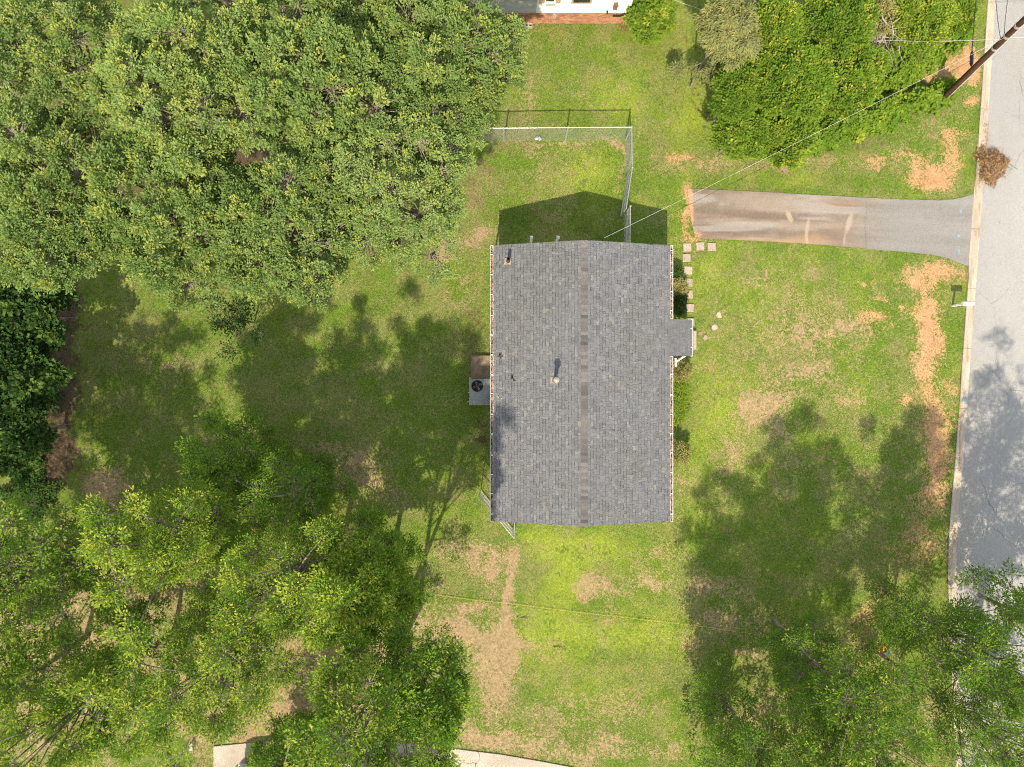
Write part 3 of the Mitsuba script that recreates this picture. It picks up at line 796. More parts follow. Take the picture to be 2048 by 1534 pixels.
ground_cover('vines', 'tangle of light green vines spilling from the thicket towards the pole', [(1760, 230, 80, 46), (1690, 250, 80, 44), (1840, 205, 56, 34), (1880, 185, 36, 24), (1800, 150, 60, 44), (1640, 280, 70, 36), (1560, 300, 60, 24), (1850, 110, 40, 40), (1740, 130, 70, 50), (1910, 60, 34, 60)],
             81, (0.16, 0.12), 'leaf_bright', 420, 1.1, kind='stuff', category='vines', young=.06)
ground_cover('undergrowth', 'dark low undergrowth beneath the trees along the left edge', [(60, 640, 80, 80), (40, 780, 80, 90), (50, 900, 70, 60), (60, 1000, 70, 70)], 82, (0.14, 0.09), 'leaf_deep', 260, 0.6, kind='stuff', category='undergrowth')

# the round shrub against the neighbour's wall, and small plants
plant_tree('shrub', 'round shrub with big glossy leaves against the white house wall', 1302, 32, 1.1, 54, 91, hz=1.0, lobes=34, sprays=14, leaves=22, leaf=(0.17, 0.12), mat='leaf_bright', young=.12, trunk_r=.05, low=0.0, spread=.13, category='shrub', lobe_r=(.2, .3), face=.9)


def tuft(name, label, px, py, n, L, mat, seed, spread_px=(8, 8), w=0.014, rise=(0.5, 1.1), category='plant'):
    r = np.random.default_rng(seed)
    key = numbered(name)
    c = at(px, py)
    a = r.uniform(0, 2 * np.pi, n)
    root = np.stack([c[0] + r.normal(0, spread_px[0] * M, n), c[1] + r.normal(0, spread_px[1] * M, n), np.zeros(n)], 1)
    tl = r.uniform(*rise, n)
    out = np.stack([np.cos(a), np.sin(a), a * 0], 1)
    side = np.stack([-np.sin(a), np.cos(a), a * 0], 1) * w / 2
    LL = L * r.uniform(0.6, 1.15, n)
    mid = root + out * (np.cos(tl) * LL * 0.5)[:, None] + np.array([0, 0, 1.0]) * (np.sin(tl) * LL * 0.6)[:, None]
    tip = root + out * (np.cos(tl) * LL * 1.05)[:, None] + np.array([0, 0, 1.0]) * (np.sin(tl) * LL * 0.5)[:, None]
    v = np.stack([root - side, root + side, mid - side, mid + side, tip], 1).reshape(-1, 3)
    i = np.arange(n)[:, None] * 5
    f = np.concatenate([i + [[0, 1, 3]], i + [[0, 3, 2]], i + [[2, 3, 4]]], 1).reshape(-1, 3)
    uv = np.repeat(np.stack([r.random(n), r.random(n) * 0.3], 1), 5, axis=0)
    scene[key] = ply((v, f), mat, uv=uv)
    tag(key, label, category)


tuft('spiky_plant', 'striped pale spiky plant beside the big leaved shrub', 1250, 57, 150, 0.45, 'leaf_cream', 101, (5, 4))
tuft('spiky_plant', 'dark green strappy clump along the front wall below the porch', 1358, 785, 620, 0.80, 'leaf_bright', 102, (6, 14), 0.022)
tuft('spiky_plant', 'green grassy clump spilling lowest along the front wall', 1356, 822, 460, 0.75, 'leaf_bright', 103, (5, 10), 0.02)
SMALL = dict(lobes=14, sprays=12, leaves=24, leaf=(0.07, 0.04), young=.25, trunk_r=.02, low=-0.1, spread=.09, category='shrub', face=.7)
plant_tree('shrub', 'small variegated shrub between the front wall and the stepping stones', 1356, 574, .55, 17, 111, mat='leaf_cream', **SMALL)
plant_tree('shrub', 'dark green low shrub just north of the porch roof', 1355, 610, .5, 18, 112, mat='leaf_deep', **SMALL)
plant_tree('shrub', 'pale cream shrub just below the porch corner', 1361, 742, .6, 21, 113, mat='leaf_cream', **SMALL)
plant_tree('shrub', 'pale cream shrub lower down the front wall, alone', 1358, 903, .6, 25, 114, mat='leaf_cream', **SMALL)
plant_tree('shrub', 'dark green low shrub at the front wall near the driveway', 1354, 548, .45, 13, 115, mat='leaf_deep', **SMALL)

# bare grey branches in the thicket
r = np.random.default_rng(77)
mb = MB()
c = at(1762, 62, 3.6)
for k in range(70):
    a = r.uniform(0, 2 * np.pi)
    L = r.uniform(0.4, 1.5)
    p0 = c + r.normal(0, 0.35, 3) * [1, 1, .4] - [0, 0, .3]
    p2 = p0 + np.array([math.cos(a) * L, math.sin(a) * L, r.uniform(-.1, .6)])
    s = np.linspace(0, 1, 5)[:, None]
    mid = (p0 + p2) / 2 + r.normal(0, .15, 3)
    mb.tube(p0 * (1 - s) ** 2 + 2 * mid * s * (1 - s) + p2 * s ** 2, np.linspace(.022, .006, 5) * r.uniform(.5, 1.3), 4)
mb.tube([at(1762, 62, 0), at(1766, 60, 2), at(1774, 48, 3.9)], [.07, .06, .04], 6)
mb.tube([at(1774, 48, 3.9), at(1766, 38, 4.3), at(1763, 28, 4.6)], [.04, .03, .018], 6)
mb.tube([at(1774, 48, 3.9), at(1786, 46, 4.3), at(1800, 36, 4.5)], [.04, .03, .018], 6)
mb.put('dead_branches', 'dead_wood')
tag('dead_branches', 'bare grey tangle of dead branches poking out of the thicket', 'branches')

# ---------------------------------------------------------------- the house
ZE, ZR = 2.75, 3.93
XL, XR, YS, YN = -0.985, 7.37, -6.30, 6.32
XM = (XL + XR) / 2
GUT = 0.125
xe0, xe1 = XL + GUT, XR - GUT
tag('house', 'single storey house with a dark grey shingled gable roof', 'house')
MB().box([(xe0 + xe1) / 2, 0, 1.33], [xe1 - xe0 - 0.8, 11.9, 2.66]).put('house__wall', 'white_vinyl')
# gable infill, roof deck, fascia
mb = MB()
sl = math.atan2(ZR - ZE, (xe1 - xe0) / 2)
for sgn, xe in ((-1, xe0), (1, xe1)):
    mid = np.array([(XM + xe) / 2, (YS + YN) / 2, (ZE + ZR) / 2 - 0.05])
    R = np.array([[math.cos(sl), 0, math.sin(sl) * sgn], [0, 1, 0], [-math.sin(sl) * sgn, 0, math.cos(sl)]])
    R = np.array([[math.cos(sl), 0, sgn * math.sin(sl)], [0, 1, 0], [-sgn * math.sin(sl), 0, math.cos(sl)]])
    mb.box(mid, [math.hypot(xe - XM, ZR - ZE), YN - YS - 0.02, 0.06], R=R)
mb.put('house__roof', 'roof_underlay')
mb = MB()
for k, y in enumerate((-5.9, 5.9)):
    MB().add([[xe0 + .4, y, 2.66], [xe1 - .4, y, 2.66], [XM, y, ZR - 0.12]], [[0, 1, 2]]).put('house__gable' + (f'_{k:03d}' if k else ''), 'white_vinyl')
# shingles: courses of uneven tabs on both slopes, butt edges proud of the course below
tabs = []
r = np.random.default_rng(31)
EXPO = 0.146
SL = math.hypot(xe1 - XM, ZR - ZE)


def tab_box(sgn, d0, d1, y0, y1, th, xm=XM, zr=ZR, dz=0.0, slope=sl):
    """A tab from distance d0 to d1 down the slope: thin at the top, thick at the butt."""
    v = []
    for d, t in ((d0, 0.002), (d1, th)):
        for y in (y0, y1):
            for top in (0, 1):
                h = (t if top else -0.006) + dz
                x = xm + sgn * (d * math.cos(slope) + h * math.sin(slope))
                z = zr - d * math.sin(slope) + h * math.cos(slope)
                v.append([x, y, z])
    return np.array(v)


for sgn in (-1, 1):
    nc = int(math.ceil(SL / EXPO))
    for c in range(nc):
        d0, d1 = c * EXPO, min((c + 1) * EXPO, SL + 0.02)
        y = YS + r.uniform(-0.15, 0)
        while y < YN:
            w = r.choice([0.09, 0.12, 0.15, 0.19, 0.24]) * r.uniform(0.9, 1.1)
            y0, y1 = max(y, YS), min(y + w, YN)
            y += w
            if y1 - y0 < 0.03:
                continue
            th = r.choice([0.006, 0.012, 0.017])
            gap = 0.003
            tone = np.clip(0.45 + r.normal(0, 0.14) + (0.12 if th > .01 else -.12), 0, 1)
            tabs.append((tab_box(sgn, d0, d1 - r.choice([0.006, 0.010, 0.020]), y0 + gap, y1 - gap, th), (tone, float(r.random() < 0.05)), math.hypot((d0 + d1) / 2, (y0 + y1) / 2)))
order = np.argsort([t[2] - 2.0 * (t[0][:, 1].ptp() if hasattr(t[0][:, 1], 'ptp') else np.ptp(t[0][:, 1])) for t in tabs])
field = MB()
for rank, o in enumerate(order):
    v, u, _ = tabs[o]
    if rank < 300:
        MB().add(v, BOXF, u).put('house__roof__shingle' + (f'_{rank:03d}' if rank else ''), 'shingles')
    else:
        field.add(v, BOXF, u)
field.put('house__roof__shingle_field', 'shingles', kind='stuff')
# ridge caps
y, k = YS, 0
while y < YN - 0.05:
    y1 = min(y + 0.148, YN)
    v = []
    for yy, lift in ((y, 0.030), (y1 + 0.03, 0.016)):
        for dx in (-0.155, -0.05, 0, 0.05, 0.155):
            zz = ZR - abs(dx) * math.tan(sl) + lift - (0.0 if dx else 0.003)
            v += [[XM + dx, yy, zz], [XM + dx, yy, zz - 0.012]]
    v = np.array(v)
    f = []
    for q in range(4):
        a, b = 2 * q, 2 * q + 2
        f += [[a, b, b + 10], [a, b + 10, a + 10], [a, a + 1, b + 1], [a, b + 1, b]]
    MB().add(v, f, (r.random(), r.random() ** 1.2)).put('house__roof__ridge_cap' + (f'_{k:03d}' if k else ''), 'ridge_shingles')
    y, k = y1, k + 1

# porch roof, deck, posts, step and rail
ZP = 2.45
px0, px1 = xe1 - 0.05, at(1381, 0, ZP)[0]
py0, py1 = at(0, 712, ZP)[1], at(0, 639, ZP)[1]
zi = ZE + 0.02
psl = math.atan2(zi - ZP, px1 - px0)
mb = MB()
R = np.array([[math.cos(psl), 0, math.sin(psl)], [0, 1, 0], [-math.sin(psl), 0, math.cos(psl)]])
mb.box([(px0 + px1) / 2, (py0 + py1) / 2, (zi + ZP) / 2 - 0.04], [math.hypot(px1 - px0, zi - ZP) + 0.02, py1 - py0, 0.06], R=R)
mb.put('house__porch_roof', 'roof_underlay')
mb = MB()
nc = int(math.ceil(math.hypot(px1 - px0, zi - ZP) / EXPO)) + 1
for c in range(nc):
    y = py0
    while y < py1 - .02:
        w = r.choice([0.10, 0.14, 0.17, 0.21]) * r.uniform(.9, 1.1)
        y1 = min(y + w, py1)
        v = tab_box(1, c * EXPO - .06, (c + 1) * EXPO - .068, y + .0025, y1 - .0025, r.choice([.006, .011]), px0, zi, 0.002, psl)
        mb.add(v, BOXF, (np.clip(.38 + r.normal(0, .13), 0, 1), 0))
        y = y1
mb.put('house__porch_roof__shingle_field', 'shingles', kind='stuff')
MB().box([(7.0 + px1 - .1) / 2, (py0 + py1) / 2, 0.2], [px1 - .1 - 7.0, py1 - py0 - .1, 0.4]).put('house__porch_floor', 'concrete')
for k, yy in enumerate((py0 + .14, py1 - .14)):
    MB().box([px1 - 0.22, yy, 0.4 + 0.98], [0.10, 0.10, 1.96]).put('house__porch_post' + (f'_{k:03d}' if k else ''), 'white_paint')
a, b = at(1371, 712, 1.05), at(1353, 723, 0.95)
mb = MB().tube([a, b], 0.035, 6).tube([b, [b[0], b[1], 0.0]], 0.035, 6).tube([a - [0, 0, .45], b - [0, 0, .45]], 0.025, 6)
mb.tube([at(1351, 716, .9), at(1352, 732, .9)], 0.05, 6).tube([at(1352, 732, .9), [*at(1352, 732, .9)[:2], 0]], .05, 6)
mb.put('house__handrail', 'white_paint')
for k, (a, b, z) in enumerate([((1374, 700), (1391, 662), .18), ((1374, 652), (1387.5, 637), .10)]):
    A, B = xy(*a), xy(*b)
    MB().box([(A[0] + B[0]) / 2, (A[1] + B[1]) / 2, z / 2], [B[0] - A[0], B[1] - A[1], z], u=(.6, 0)).put('house__step' + (f'_{k:03d}' if k else ''), 'paver')


def gutter(key, x, side, y0, y1, z, w=GUT):
    """An open trough with white lips, hangers across it and leaf litter inside."""
    xo, xi = x, x - side * w
    mb = MB()
    t = 0.016
    mb.box([xo - side * t / 2, (y0 + y1) / 2, z - 0.045], [t, y1 - y0, 0.11])
    mb.box([xi + side * t / 2, (y0 + y1) / 2, z - 0.06], [t, y1 - y0, 0.09])
    mb.box([(xo + xi) / 2, (y0 + y1) / 2, z - 0.105], [w, y1 - y0, 0.012])
    for yy in (y0, y1):
        mb.box([(xo + xi) / 2, yy, z - 0.05], [w, 0.014, 0.10])
    mb.put(key, 'white_paint')
    r = np.random.default_rng(int(abs(x) * 100) + 7)
    n = max(4, int((y1 - y0) / 0.04))
    ys = np.linspace(y0 + .01, y1 - .01, n)
    xs = np.linspace(min(xo, xi) + .018, max(xo, xi) - .018, 4)
    YY, XX = np.meshgrid(ys, xs, indexing='ij')
    ZZ = z - 0.050 + r.uniform(-0.022, 0.022, YY.shape)
    i, j = np.meshgrid(np.arange(n - 1), np.arange(3), indexing='ij')
    Q = np.stack([i * 4 + j, i * 4 + j + 1, (i + 1) * 4 + j + 1, (i + 1) * 4 + j], -1).reshape(-1, 4)
    MB().add(np.stack([XX, YY, ZZ], -1).reshape(-1, 3), Q).put(key + '__leaf_litter', 'gutter_debris', label='brown leaf litter lying in the gutter')
    k = 0
    yy = y0 + 0.35
    while yy < y1:
        MB().box([(xo + xi) / 2, yy + r.normal(0, .03), z + 0.004], [w * 0.9, 0.035, 0.012]).put(key + '__hanger' + (f'_{k:03d}' if k else ''), 'white_paint')
        yy += 0.91
        k += 1


gutter('house__gutter', XL, -1, YS, YN, ZE + 0.01)
gutter('house__gutter_001', XR, 1, YS, py0 - .02, ZE + 0.01)
gutter('house__gutter_002', XR, 1, py1 + .02, YN, ZE + 0.01)
gutter('house__gutter_003', px1 + 0.10, 1, py0, py1, ZP - 0.0, 0.10)
for k, (x, y) in enumerate([(XL + .08, YN - .25), (XL + .08, YS + .25), (XR - .08, YS + .25), (XR - .08, YN - .25)]):
    MB().box([x, y, 1.32], [0.07, 0.09, 2.6]).put('house__downspout' + (f'_{k:03d}' if k else ''), 'white_paint')
# rake trim
rk = 0
for y in (YS - 0.006, YN + 0.006):
    for sgn, xe in ((-1, xe0), (1, xe1)):
        R = np.array([[math.cos(sl), 0, sgn * math.sin(sl)], [0, 1, 0], [-sgn * math.sin(sl), 0, math.cos(sl)]])
        MB().box([(XM + xe) / 2, y, (ZE + ZR) / 2 - 0.05], [SL - .02, 0.012, 0.09], R=R).put('house__rake_board' + (f'_{rk:03d}' if rk else ''), 'grey_trim')
        rk += 1


def roof_z(x):
    return ZR - abs(x - XM) * math.tan(sl)


def roof_pipe(key, x, y, h, rad, bsdf, cap, flash):
    z = roof_z(x)
    sgn = -1 if x < XM else 1
    R = np.array([[math.cos(sl), 0, sgn * math.sin(sl)], [0, 1, 0], [-sgn * math.sin(sl), 0, math.cos(sl)]])
    MB().box([x - .04, y - .02, z + 0.022], [flash, flash, 0.012], R=R).put(key + '__flashing', 'flashing')
    MB().tube([[x, y, z - .02], [x, y, z + .08]], [rad * 1.5, rad * 1.15], 16).put(key + '__collar', 'black_metal', smooth=40)
    mb = MB()
    ring = Point(0, 0).buffer(rad, 12).difference(Point(0, 0).buffer(rad * .78, 12))
    m = extrude(ring, h)
    m.apply_translation([x, y, z])
    mb.mesh(m)
    mb.put(key, bsdf, smooth=40)
    if cap:
        s = np.linspace(0, 1, 8)
        pr = [[x, y, z + h - .02], [x, y, z + h + .10], [x, y, z + h + .16], [x, y, z + h + .17]]
        MB().tube(pr, [cap, cap, cap * .55, cap * .1], 20).put(key + '__cap', 'cream_metal', smooth=40)
        MB().tube([[x, y, z + h - .04], [x, y, z + h - .015]], [cap * 1.13, cap * 1.13], 20).put(key + '__rim', 'black_metal', smooth=40)


q = at(1110, 760, 3.6)
roof_pipe('flue_pipe', q[0], q[1], 0.95, 0.085, 'sheet_metal', 0.135, 0.34)
tag('flue_pipe', 'metal flue pipe with a round pale cap standing on the roof slope', 'flue')
q = at(1017, 522, 2.95)
roof_pipe('vent_pipe', q[0], q[1], 0.62, 0.075, 'black_metal', 0, 0.32)
tag('vent_pipe', 'open plumbing vent pipe at the upper left corner of the roof', 'vent pipe')


def roof_leaf(label, px, py, size, mat, seed, n=6):
    r = np.random.default_rng(seed)
    q = at(px, py, roof_z(at(px, py, 3)[0]) + .02)
    q[2] = roof_z(q[0]) + 0.03
    P = q + r.normal(0, size * .12, (n, 3)) * [1, 1, .2]
    a = r.uniform(0, 6.28, n)
    D = np.stack([np.cos(a), np.sin(a), r.uniform(.1, .7, n)], 1)
    v, f = diamond_leaves(P, D, unit(r.normal(size=(n, 3)) + [0, 0, 1]), size, size * .3, .5)
    key = numbered('fallen_leaf')
    scene[key] = ply((v, f), mat, uv=np.repeat(r.random((n, 2)) * [.8, .5], 4, axis=0))
    tag(key, label, 'leaf')


diffuse('dark_leaf', (0.03, 0.022, 0.018))
diffuse('bleached_leaf', (0.62, 0.56, 0.45))
roof_leaf('dark curled dead leaf on the roof beside the left gutter', 1001, 713, .16, 'dark_leaf', 1)
roof_leaf('dark curled dead leaf on the roof between the flue and the air conditioner', 1026.5, 757, .18, 'dark_leaf', 2)
roof_leaf('bleached pale leaf lying in the shaded patch of the roof', 997.5, 797, .15, 'bleached_leaf', 3)
r = np.random.default_rng(8)
n = 90
xs, ys = np.where(r.random(n) < .6, r.uniform(xe0 + .05, xe0 + 1.6, n), r.uniform(xe0, xe1, n)), r.uniform(YS + .1, YN - .1, n)
ys = np.where(r.random(n) < .35, r.uniform(YS, YS + 1.6, n), ys)
P = np.stack([xs, ys, [roof_z(x) + .02 for x in xs]], 1)
a = r.uniform(0, 6.28, n)
v, f = diamond_leaves(P, np.stack([np.cos(a), np.sin(a), a * 0 + .1], 1), np.tile([[0, 0, 1.0]], (n, 1)), r.uniform(.03, .075, n), .03)
scene['roof_leaves'] = ply((v, f), 'leaf_dry', uv=np.repeat(r.random((n, 2)) * [1, .8], 4, axis=0))
tag('roof_leaves', 'small dry leaves scattered over the grey roof', 'leaves', kind='stuff')

# two white posts by the north gable
for k, (px, lab) in enumerate([(1063, 'white post peeking past the north roof edge, left of two'), (1116, 'white post peeking past the north roof edge, nearer the ridge')]):
    q = at(px, 475, 1.85)
    key = numbered('white_post')
    MB().box([q[0], q[1], .92], [.10, .10, 1.84]).put(key, 'white_paint')
    MB().mesh(trimesh.convex.convex_hull(np.array([[q[0] + a * .075, q[1] + b * .075, 1.84] for a in (-1, 1) for b in (-1, 1)] + [[q[0] + a * .075, q[1] + b * .075, 1.87] for a in (-1, 1) for b in (-1, 1)] + [[q[0], q[1], 1.92]]))).put(key + '__cap', 'white_paint')
    tag(key, lab, 'post', 'white posts at the north gable')

# ---------------------------------------------------------------- air conditioner and stoop
ux0, ux1 = at(939, 0, 1.0)[0], -0.62
uy0, uy1 = at(0, 808, 1.0)[1], at(0, 757.5, 1.0)[1]
fc = at(954.5, 772, 1.0)
tag('air_conditioner', 'grey metal packaged air conditioner with a round fan grille beside the house', 'air conditioner')
top = Polygon([(ux0, uy0), (ux1, uy0), (ux1, uy1), (ux0, uy1)]).buffer(-.015).buffer(.015).difference(Point(fc[0], fc[1]).buffer(0.275, 20))
MB().mesh(extrude(top, 0.03, 0.97)).put('air_conditioner__top', 'sheet_metal')
mb = MB()
w = .02
for (x0, x1, y0, y1) in ((ux0, ux1, uy0, uy0 + w), (ux0, ux1, uy1 - w, uy1), (ux0, ux0 + w, uy0 + w, uy1 - w), (ux1 - w, ux1, uy0 + w, uy1 - w)):
    mb.box([(x0 + x1) / 2, (y0 + y1) / 2, .535], [x1 - x0, y1 - y0, .86])
mb.put('air_conditioner__cabinet', 'sheet_metal')
MB().mesh(extrude(Point(fc[0], fc[1]).buffer(.275, 20).difference(Point(fc[0], fc[1]).buffer(.262, 20)), .30, .67)).put('air_conditioner__shroud', 'black_metal', smooth=40)
MB().mesh(extrude(Point(fc[0], fc[1]).buffer(.28, 20), .01, .66)).put('air_conditioner__fan_well', 'black_metal')
mb = MB()
for k in range(4):
    a = k * math.pi / 2 + .4
    R1 = np.array([[math.cos(a), -math.sin(a), 0], [math.sin(a), math.cos(a), 0], [0, 0, 1]]) @ np.array([[1, 0, 0], [0, math.cos(.5), -math.sin(.5)], [0, math.sin(.5), math.cos(.5)]])
    mb.box([fc[0] + math.cos(a) * .15, fc[1] + math.sin(a) * .15, .80], [.20, .13, .006], R=R1)
mb.tube([[fc[0], fc[1], .74], [fc[0], fc[1], .88]], .05, 14)
mb.put('air_conditioner__fan', 'galvanised')
mb = MB()
for rad in (.06, .10, .14, .18, .22, .26, .278):
    a = np.linspace(0, 2 * np.pi, 33)
    zz = 1.015 + .03 * (1 - (rad / .28) ** 2)
    mb.tube(np.stack([fc[0] + rad * np.cos(a), fc[1] + rad * np.sin(a), a * 0 + zz], 1), .005, 4, caps=False)
for k in range(12):
    a = k * math.pi / 6
    mb.tube([[fc[0] + s * math.cos(a), fc[1] + s * math.sin(a), 1.012 + .03 * (1 - (s / .28) ** 2)] for s in (.05, .16, .28)], .005, 4)
mb.tube([[fc[0], fc[1], 1.04], [fc[0], fc[1], 1.05]], .065, 16)
mb.put('air_conditioner__grille', 'black_metal')
MB().box([(ux0 + ux1) / 2, (uy0 + uy1) / 2, .05], [ux1 - ux0 + .16, uy1 - uy0 + .16, .10]).put('air_conditioner__pad', 'concrete')
mb = MB().tube([[ux0 - .02, uy0 + .1, .3], [ux0 - .12, uy0 + .1, .3], [ux0 - .12, uy0 + .1, .05]], .02, 6)
mb.tube([[ux0 - .12, uy0 + .55, .12], [ux0, uy0 + .52, .2]], .018, 6)
mb.put('air_conditioner__pipe', 'cable_pale')
a, b = at(942.5, 711), at(984, 757)
MB().mesh(chamfer_box(b[0] - a[0], a[1] - b[1], .22, .015).apply_translation([(a[0] + b[0]) / 2, (a[1] + b[1]) / 2, .10])).put('back_step', 'old_concrete')
tag('back_step', 'weathered concrete back door stoop just above the air conditioner', 'step')

# ---------------------------------------------------------------- stepping stones
for k, (px, py, rot, lab) in enumerate([(1374, 495, .03, 'square stepping stone at the corner of the path, closest to the house'), (1400, 493, .02, 'middle square stepping stone of the short row below the driveway'), (1423, 494, -.03, 'square stepping stone at the outer end of the short row'),
                                       (1373, 516, .04, 'second square stepping stone from the driveway, going down the path'), (1376, 541, -.05, 'third square stepping stone down the path'), (1376.5, 565, -.06, 'fourth square stepping stone down the path'), (1377, 589, .02, 'fifth square stepping stone down the path'),
                                       (1379, 616, -.03, 'last square stepping stone above the porch')]):
    r = np.random.default_rng(200 + k)
    key = numbered('stepping_stone')
    q = at(px, py)
    m = chamfer_box(.40, .40, .06, .012)
    m.apply_transform(trimesh.transformations.rotation_matrix(rot + r.normal(0, .02), [0, 0, 1]))
    m.apply_translation([q[0], q[1], max(0.02, float(ground_h(q[0], q[1]))) + .012])
    MB().mesh(m, (r.random(), 0)).put(key, 'paver')
    tag(key, lab, 'stepping stone', 'square stepping stones')
for k, (px, py, s, lab) in enumerate([(1440, 629, .19, 'pale broken flagstone lying alone on the lawn right of the porch'), (1429, 655, .16, 'small round pale flagstone on the lawn beside the broken one'), (1410, 675, .13, 'brownish half sunken stone on the lawn closest to the porch')]):
    r = np.random.default_rng(300 + k)
    a = np.sort(r.uniform(0, 2 * np.pi, 9 if k == 0 else 14))
    rad = s * (1 + r.normal(0, .13 if k == 0 else .05, len(a)))
    q = at(px, py)
    P = np.stack([q[0] + rad * np.cos(a), q[1] + rad * np.sin(a)], 1)
    z = float(ground_h(q[0], q[1]))
    hull = trimesh.convex.convex_hull(np.vstack([np.c_[P, P[:, 0] * 0 + z - .02], np.c_[(P - q[:2]) * .93 + q[:2], P[:, 0] * 0 + z + .05]]))
    key = numbered('flagstone')
    MB().mesh(hull, ((1.0, .9, .1)[k], 0)).put(key, 'paver')
    tag(key, lab, 'stone')

# ---------------------------------------------------------------- chain link fences
def link_panel(mb, A, B, z0, z1, pitch=0.075, rad=0.0019):
    A, B = np.asarray(A, float)[:2], np.asarray(B, float)[:2]
    L, Hh = np.linalg.norm(B - A), z1 - z0
    d = (B - A) / L
    a, b = [], []
    for sg in (1, -1):
        for s in np.arange(-Hh, L + Hh, pitch):
            p, q = (s, 0.0), (s + sg * Hh, Hh)
            pts = []
            for (x0, h0), (x1, h1) in (((p), (q)),):
                t0, t1 = 0.0, 1.0
                dx = x1 - x0
                for lo, hi in ((0, L),):
                    ta, tb = (lo - x0) / dx, (hi - x0) / dx
                    t0, t1 = max(t0, min(ta, tb)), min(t1, max(ta, tb))
                if t1 - t0 > 0.02:
                    a.append([*(A + d * (x0 + dx * t0)), z0 + Hh * t0])
                    b.append([*(A + d * (x0 + dx * t1)), z0 + Hh * t1])
    v, f = many_tubes(a, b, rad, rad, 3)
    mb.add(v, f)


def fence(key, label, line, h, category='fence', mid=False, group=None):
    line = [np.asarray(q)[:2] for q in line]
    for k, q in enumerate(line):
        mb = MB().tube([[q[0], q[1], -.1], [q[0], q[1], h + .03]], .035, 8)
        mb.tube([[q[0], q[1], h + .03], [q[0], q[1], h + .06], [q[0], q[1], h + .085]], [.042, .042, .015], 8)
        mb.put(key + '__post' + (f'_{k:03d}' if k else ''), 'galvanised', smooth=40)
    for k in range(len(line) - 1):
        a, b = line[k], line[k + 1]
        sfx = f'_{k:03d}' if k else ''
        MB().tube([[*a, h], [*b, h]], .024, 8).put(key + '__top_rail' + sfx, 'galvanised', smooth=40)
        if mid:
            MB().tube([[*a, h * .5], [*b, h * .5]], .02, 8).put(key + '__middle_rail' + sfx, 'galvanised', smooth=40)
        mb = MB()
        link_panel(mb, a, b, .04, h)
        mb.put(key + '__wire_mesh' + sfx, 'galvanised', kind='stuff')
    tag(key, label, category, group)


def gate(key, label, a, b, h):
    a, b = np.asarray(a)[:2], np.asarray(b)[:2]
    mb = MB()
    for z in (.10, h * .55, h):
        mb.tube([[*a, z], [*b, z]], .022, 8)
    for q in (a, b, (a + b) / 2):
        mb.tube([[*q, .10], [*q, h]], .022, 8)
    mb.put(key + '__gate_frame', 'galvanised', smooth=40)
    mb = MB()
    link_panel(mb, a, b, .10, h)
    mb.put(key + '__wire_mesh', 'galvanised', kind='stuff')
    tag(key, label, 'gate')


FH = 1.83
fence('wire_fence', 'galvanised chain link fence across the back yard with a corner post', [xy(766, 284), xy(888, 283), xy(1008, 283), xy(1130, 282), xy(1251, 281), xy(1252, 358)], FH)
gate('wire_gate', 'chain link gate standing slightly ajar in the back yard fence', xy(1252, 360), xy(1241, 434), 1.78)
fence('wire_fence_001', 'short chain link fence panel running into the north house wall', [xy(1248.5, 431), xy(1247, 526)], FH, mid=True)
ga, gb = at(958, 992, 1.8), at(1025.5, 1074, 1.8)
gate('wire_gate_001', 'long chain link gate swung open past the lower left house corner', ga, gb, 1.78)
fence('wire_fence_002', 'short chain link stub between the open gate and the lower house wall', [gb[:2] + [.06, 0], [gb[0] + .09, -6.08]], FH)
r = np.random.default_rng(61)
q = at(1076, 281)
m = trimesh.creation.icosphere(3, 1.0)
m.vertices *= [.20, .08, .06]
m.vertices += (meshkit.fbm(m.vertices * 14, 3)[:, None] - .5) * .09
m.apply_translation([q[0], q[1] + .06, .09])
MB().mesh(m).put('plastic_bag', 'pale_plastic', smooth=True)
tag('plastic_bag', 'crumpled pale blue plastic sheet caught at the foot of the back fence', 'plastic sheet')

# ---------------------------------------------------------------- the neighbour's house to the north
NX0, NX1, NY = -3.6, 5.62, 17.9
tag('neighbour_house', 'white sided neighbouring house on a red brick base at the top edge', 'house')
MB().box([(NX0 + NX1) / 2, NY + 4, 1.45], [NX1 - NX0 - .04, 7.9, 2.9]).put('neighbour_house__wall', 'mortar')
mb = MB()
r = np.random.default_rng(71)
for row in range(14):
    z = 0.02 + row * 0.0745
    x = NX0 + (0.105 if row % 2 else 0)
    while x < NX1 - .1:
        mb.box([x + .1, NY + .01 + r.normal(0, .0015), z + .032], [.196, .09, .064], u=(r.random(), r.random() ** 2))
        x += .2075
mb.put('neighbour_house__brick_base', 'brick', kind='stuff')
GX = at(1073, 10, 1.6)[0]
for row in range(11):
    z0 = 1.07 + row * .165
    for part, x0, x1, mat in (('siding_board', GX + .003, NX1 + .02, 'white_vinyl'), ('shade_siding_board', NX0, GX - .003, 'grey_and_shade_vinyl')):  # left boards are tinted grey to stand in for tree shade
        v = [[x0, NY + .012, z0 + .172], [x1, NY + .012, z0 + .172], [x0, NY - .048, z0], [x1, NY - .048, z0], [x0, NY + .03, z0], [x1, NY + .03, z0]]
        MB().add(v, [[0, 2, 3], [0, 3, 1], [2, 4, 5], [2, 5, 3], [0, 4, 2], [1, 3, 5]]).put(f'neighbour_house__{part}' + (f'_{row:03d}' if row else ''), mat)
mb = MB()
R = lambda a: np.array([[1, 0, 0], [0, math.cos(a), -math.sin(a)], [0, math.sin(a), math.cos(a)]])
mb.box([(NX0 + NX1) / 2, NY + 1.85, 3.58], [NX1 - NX0 + .5, 4.6, .08], R=R(.34))
mb.box([(NX0 + NX1) / 2, NY + 6.15, 3.58], [NX1 - NX0 + .5, 4.6, .08], R=R(-.34))
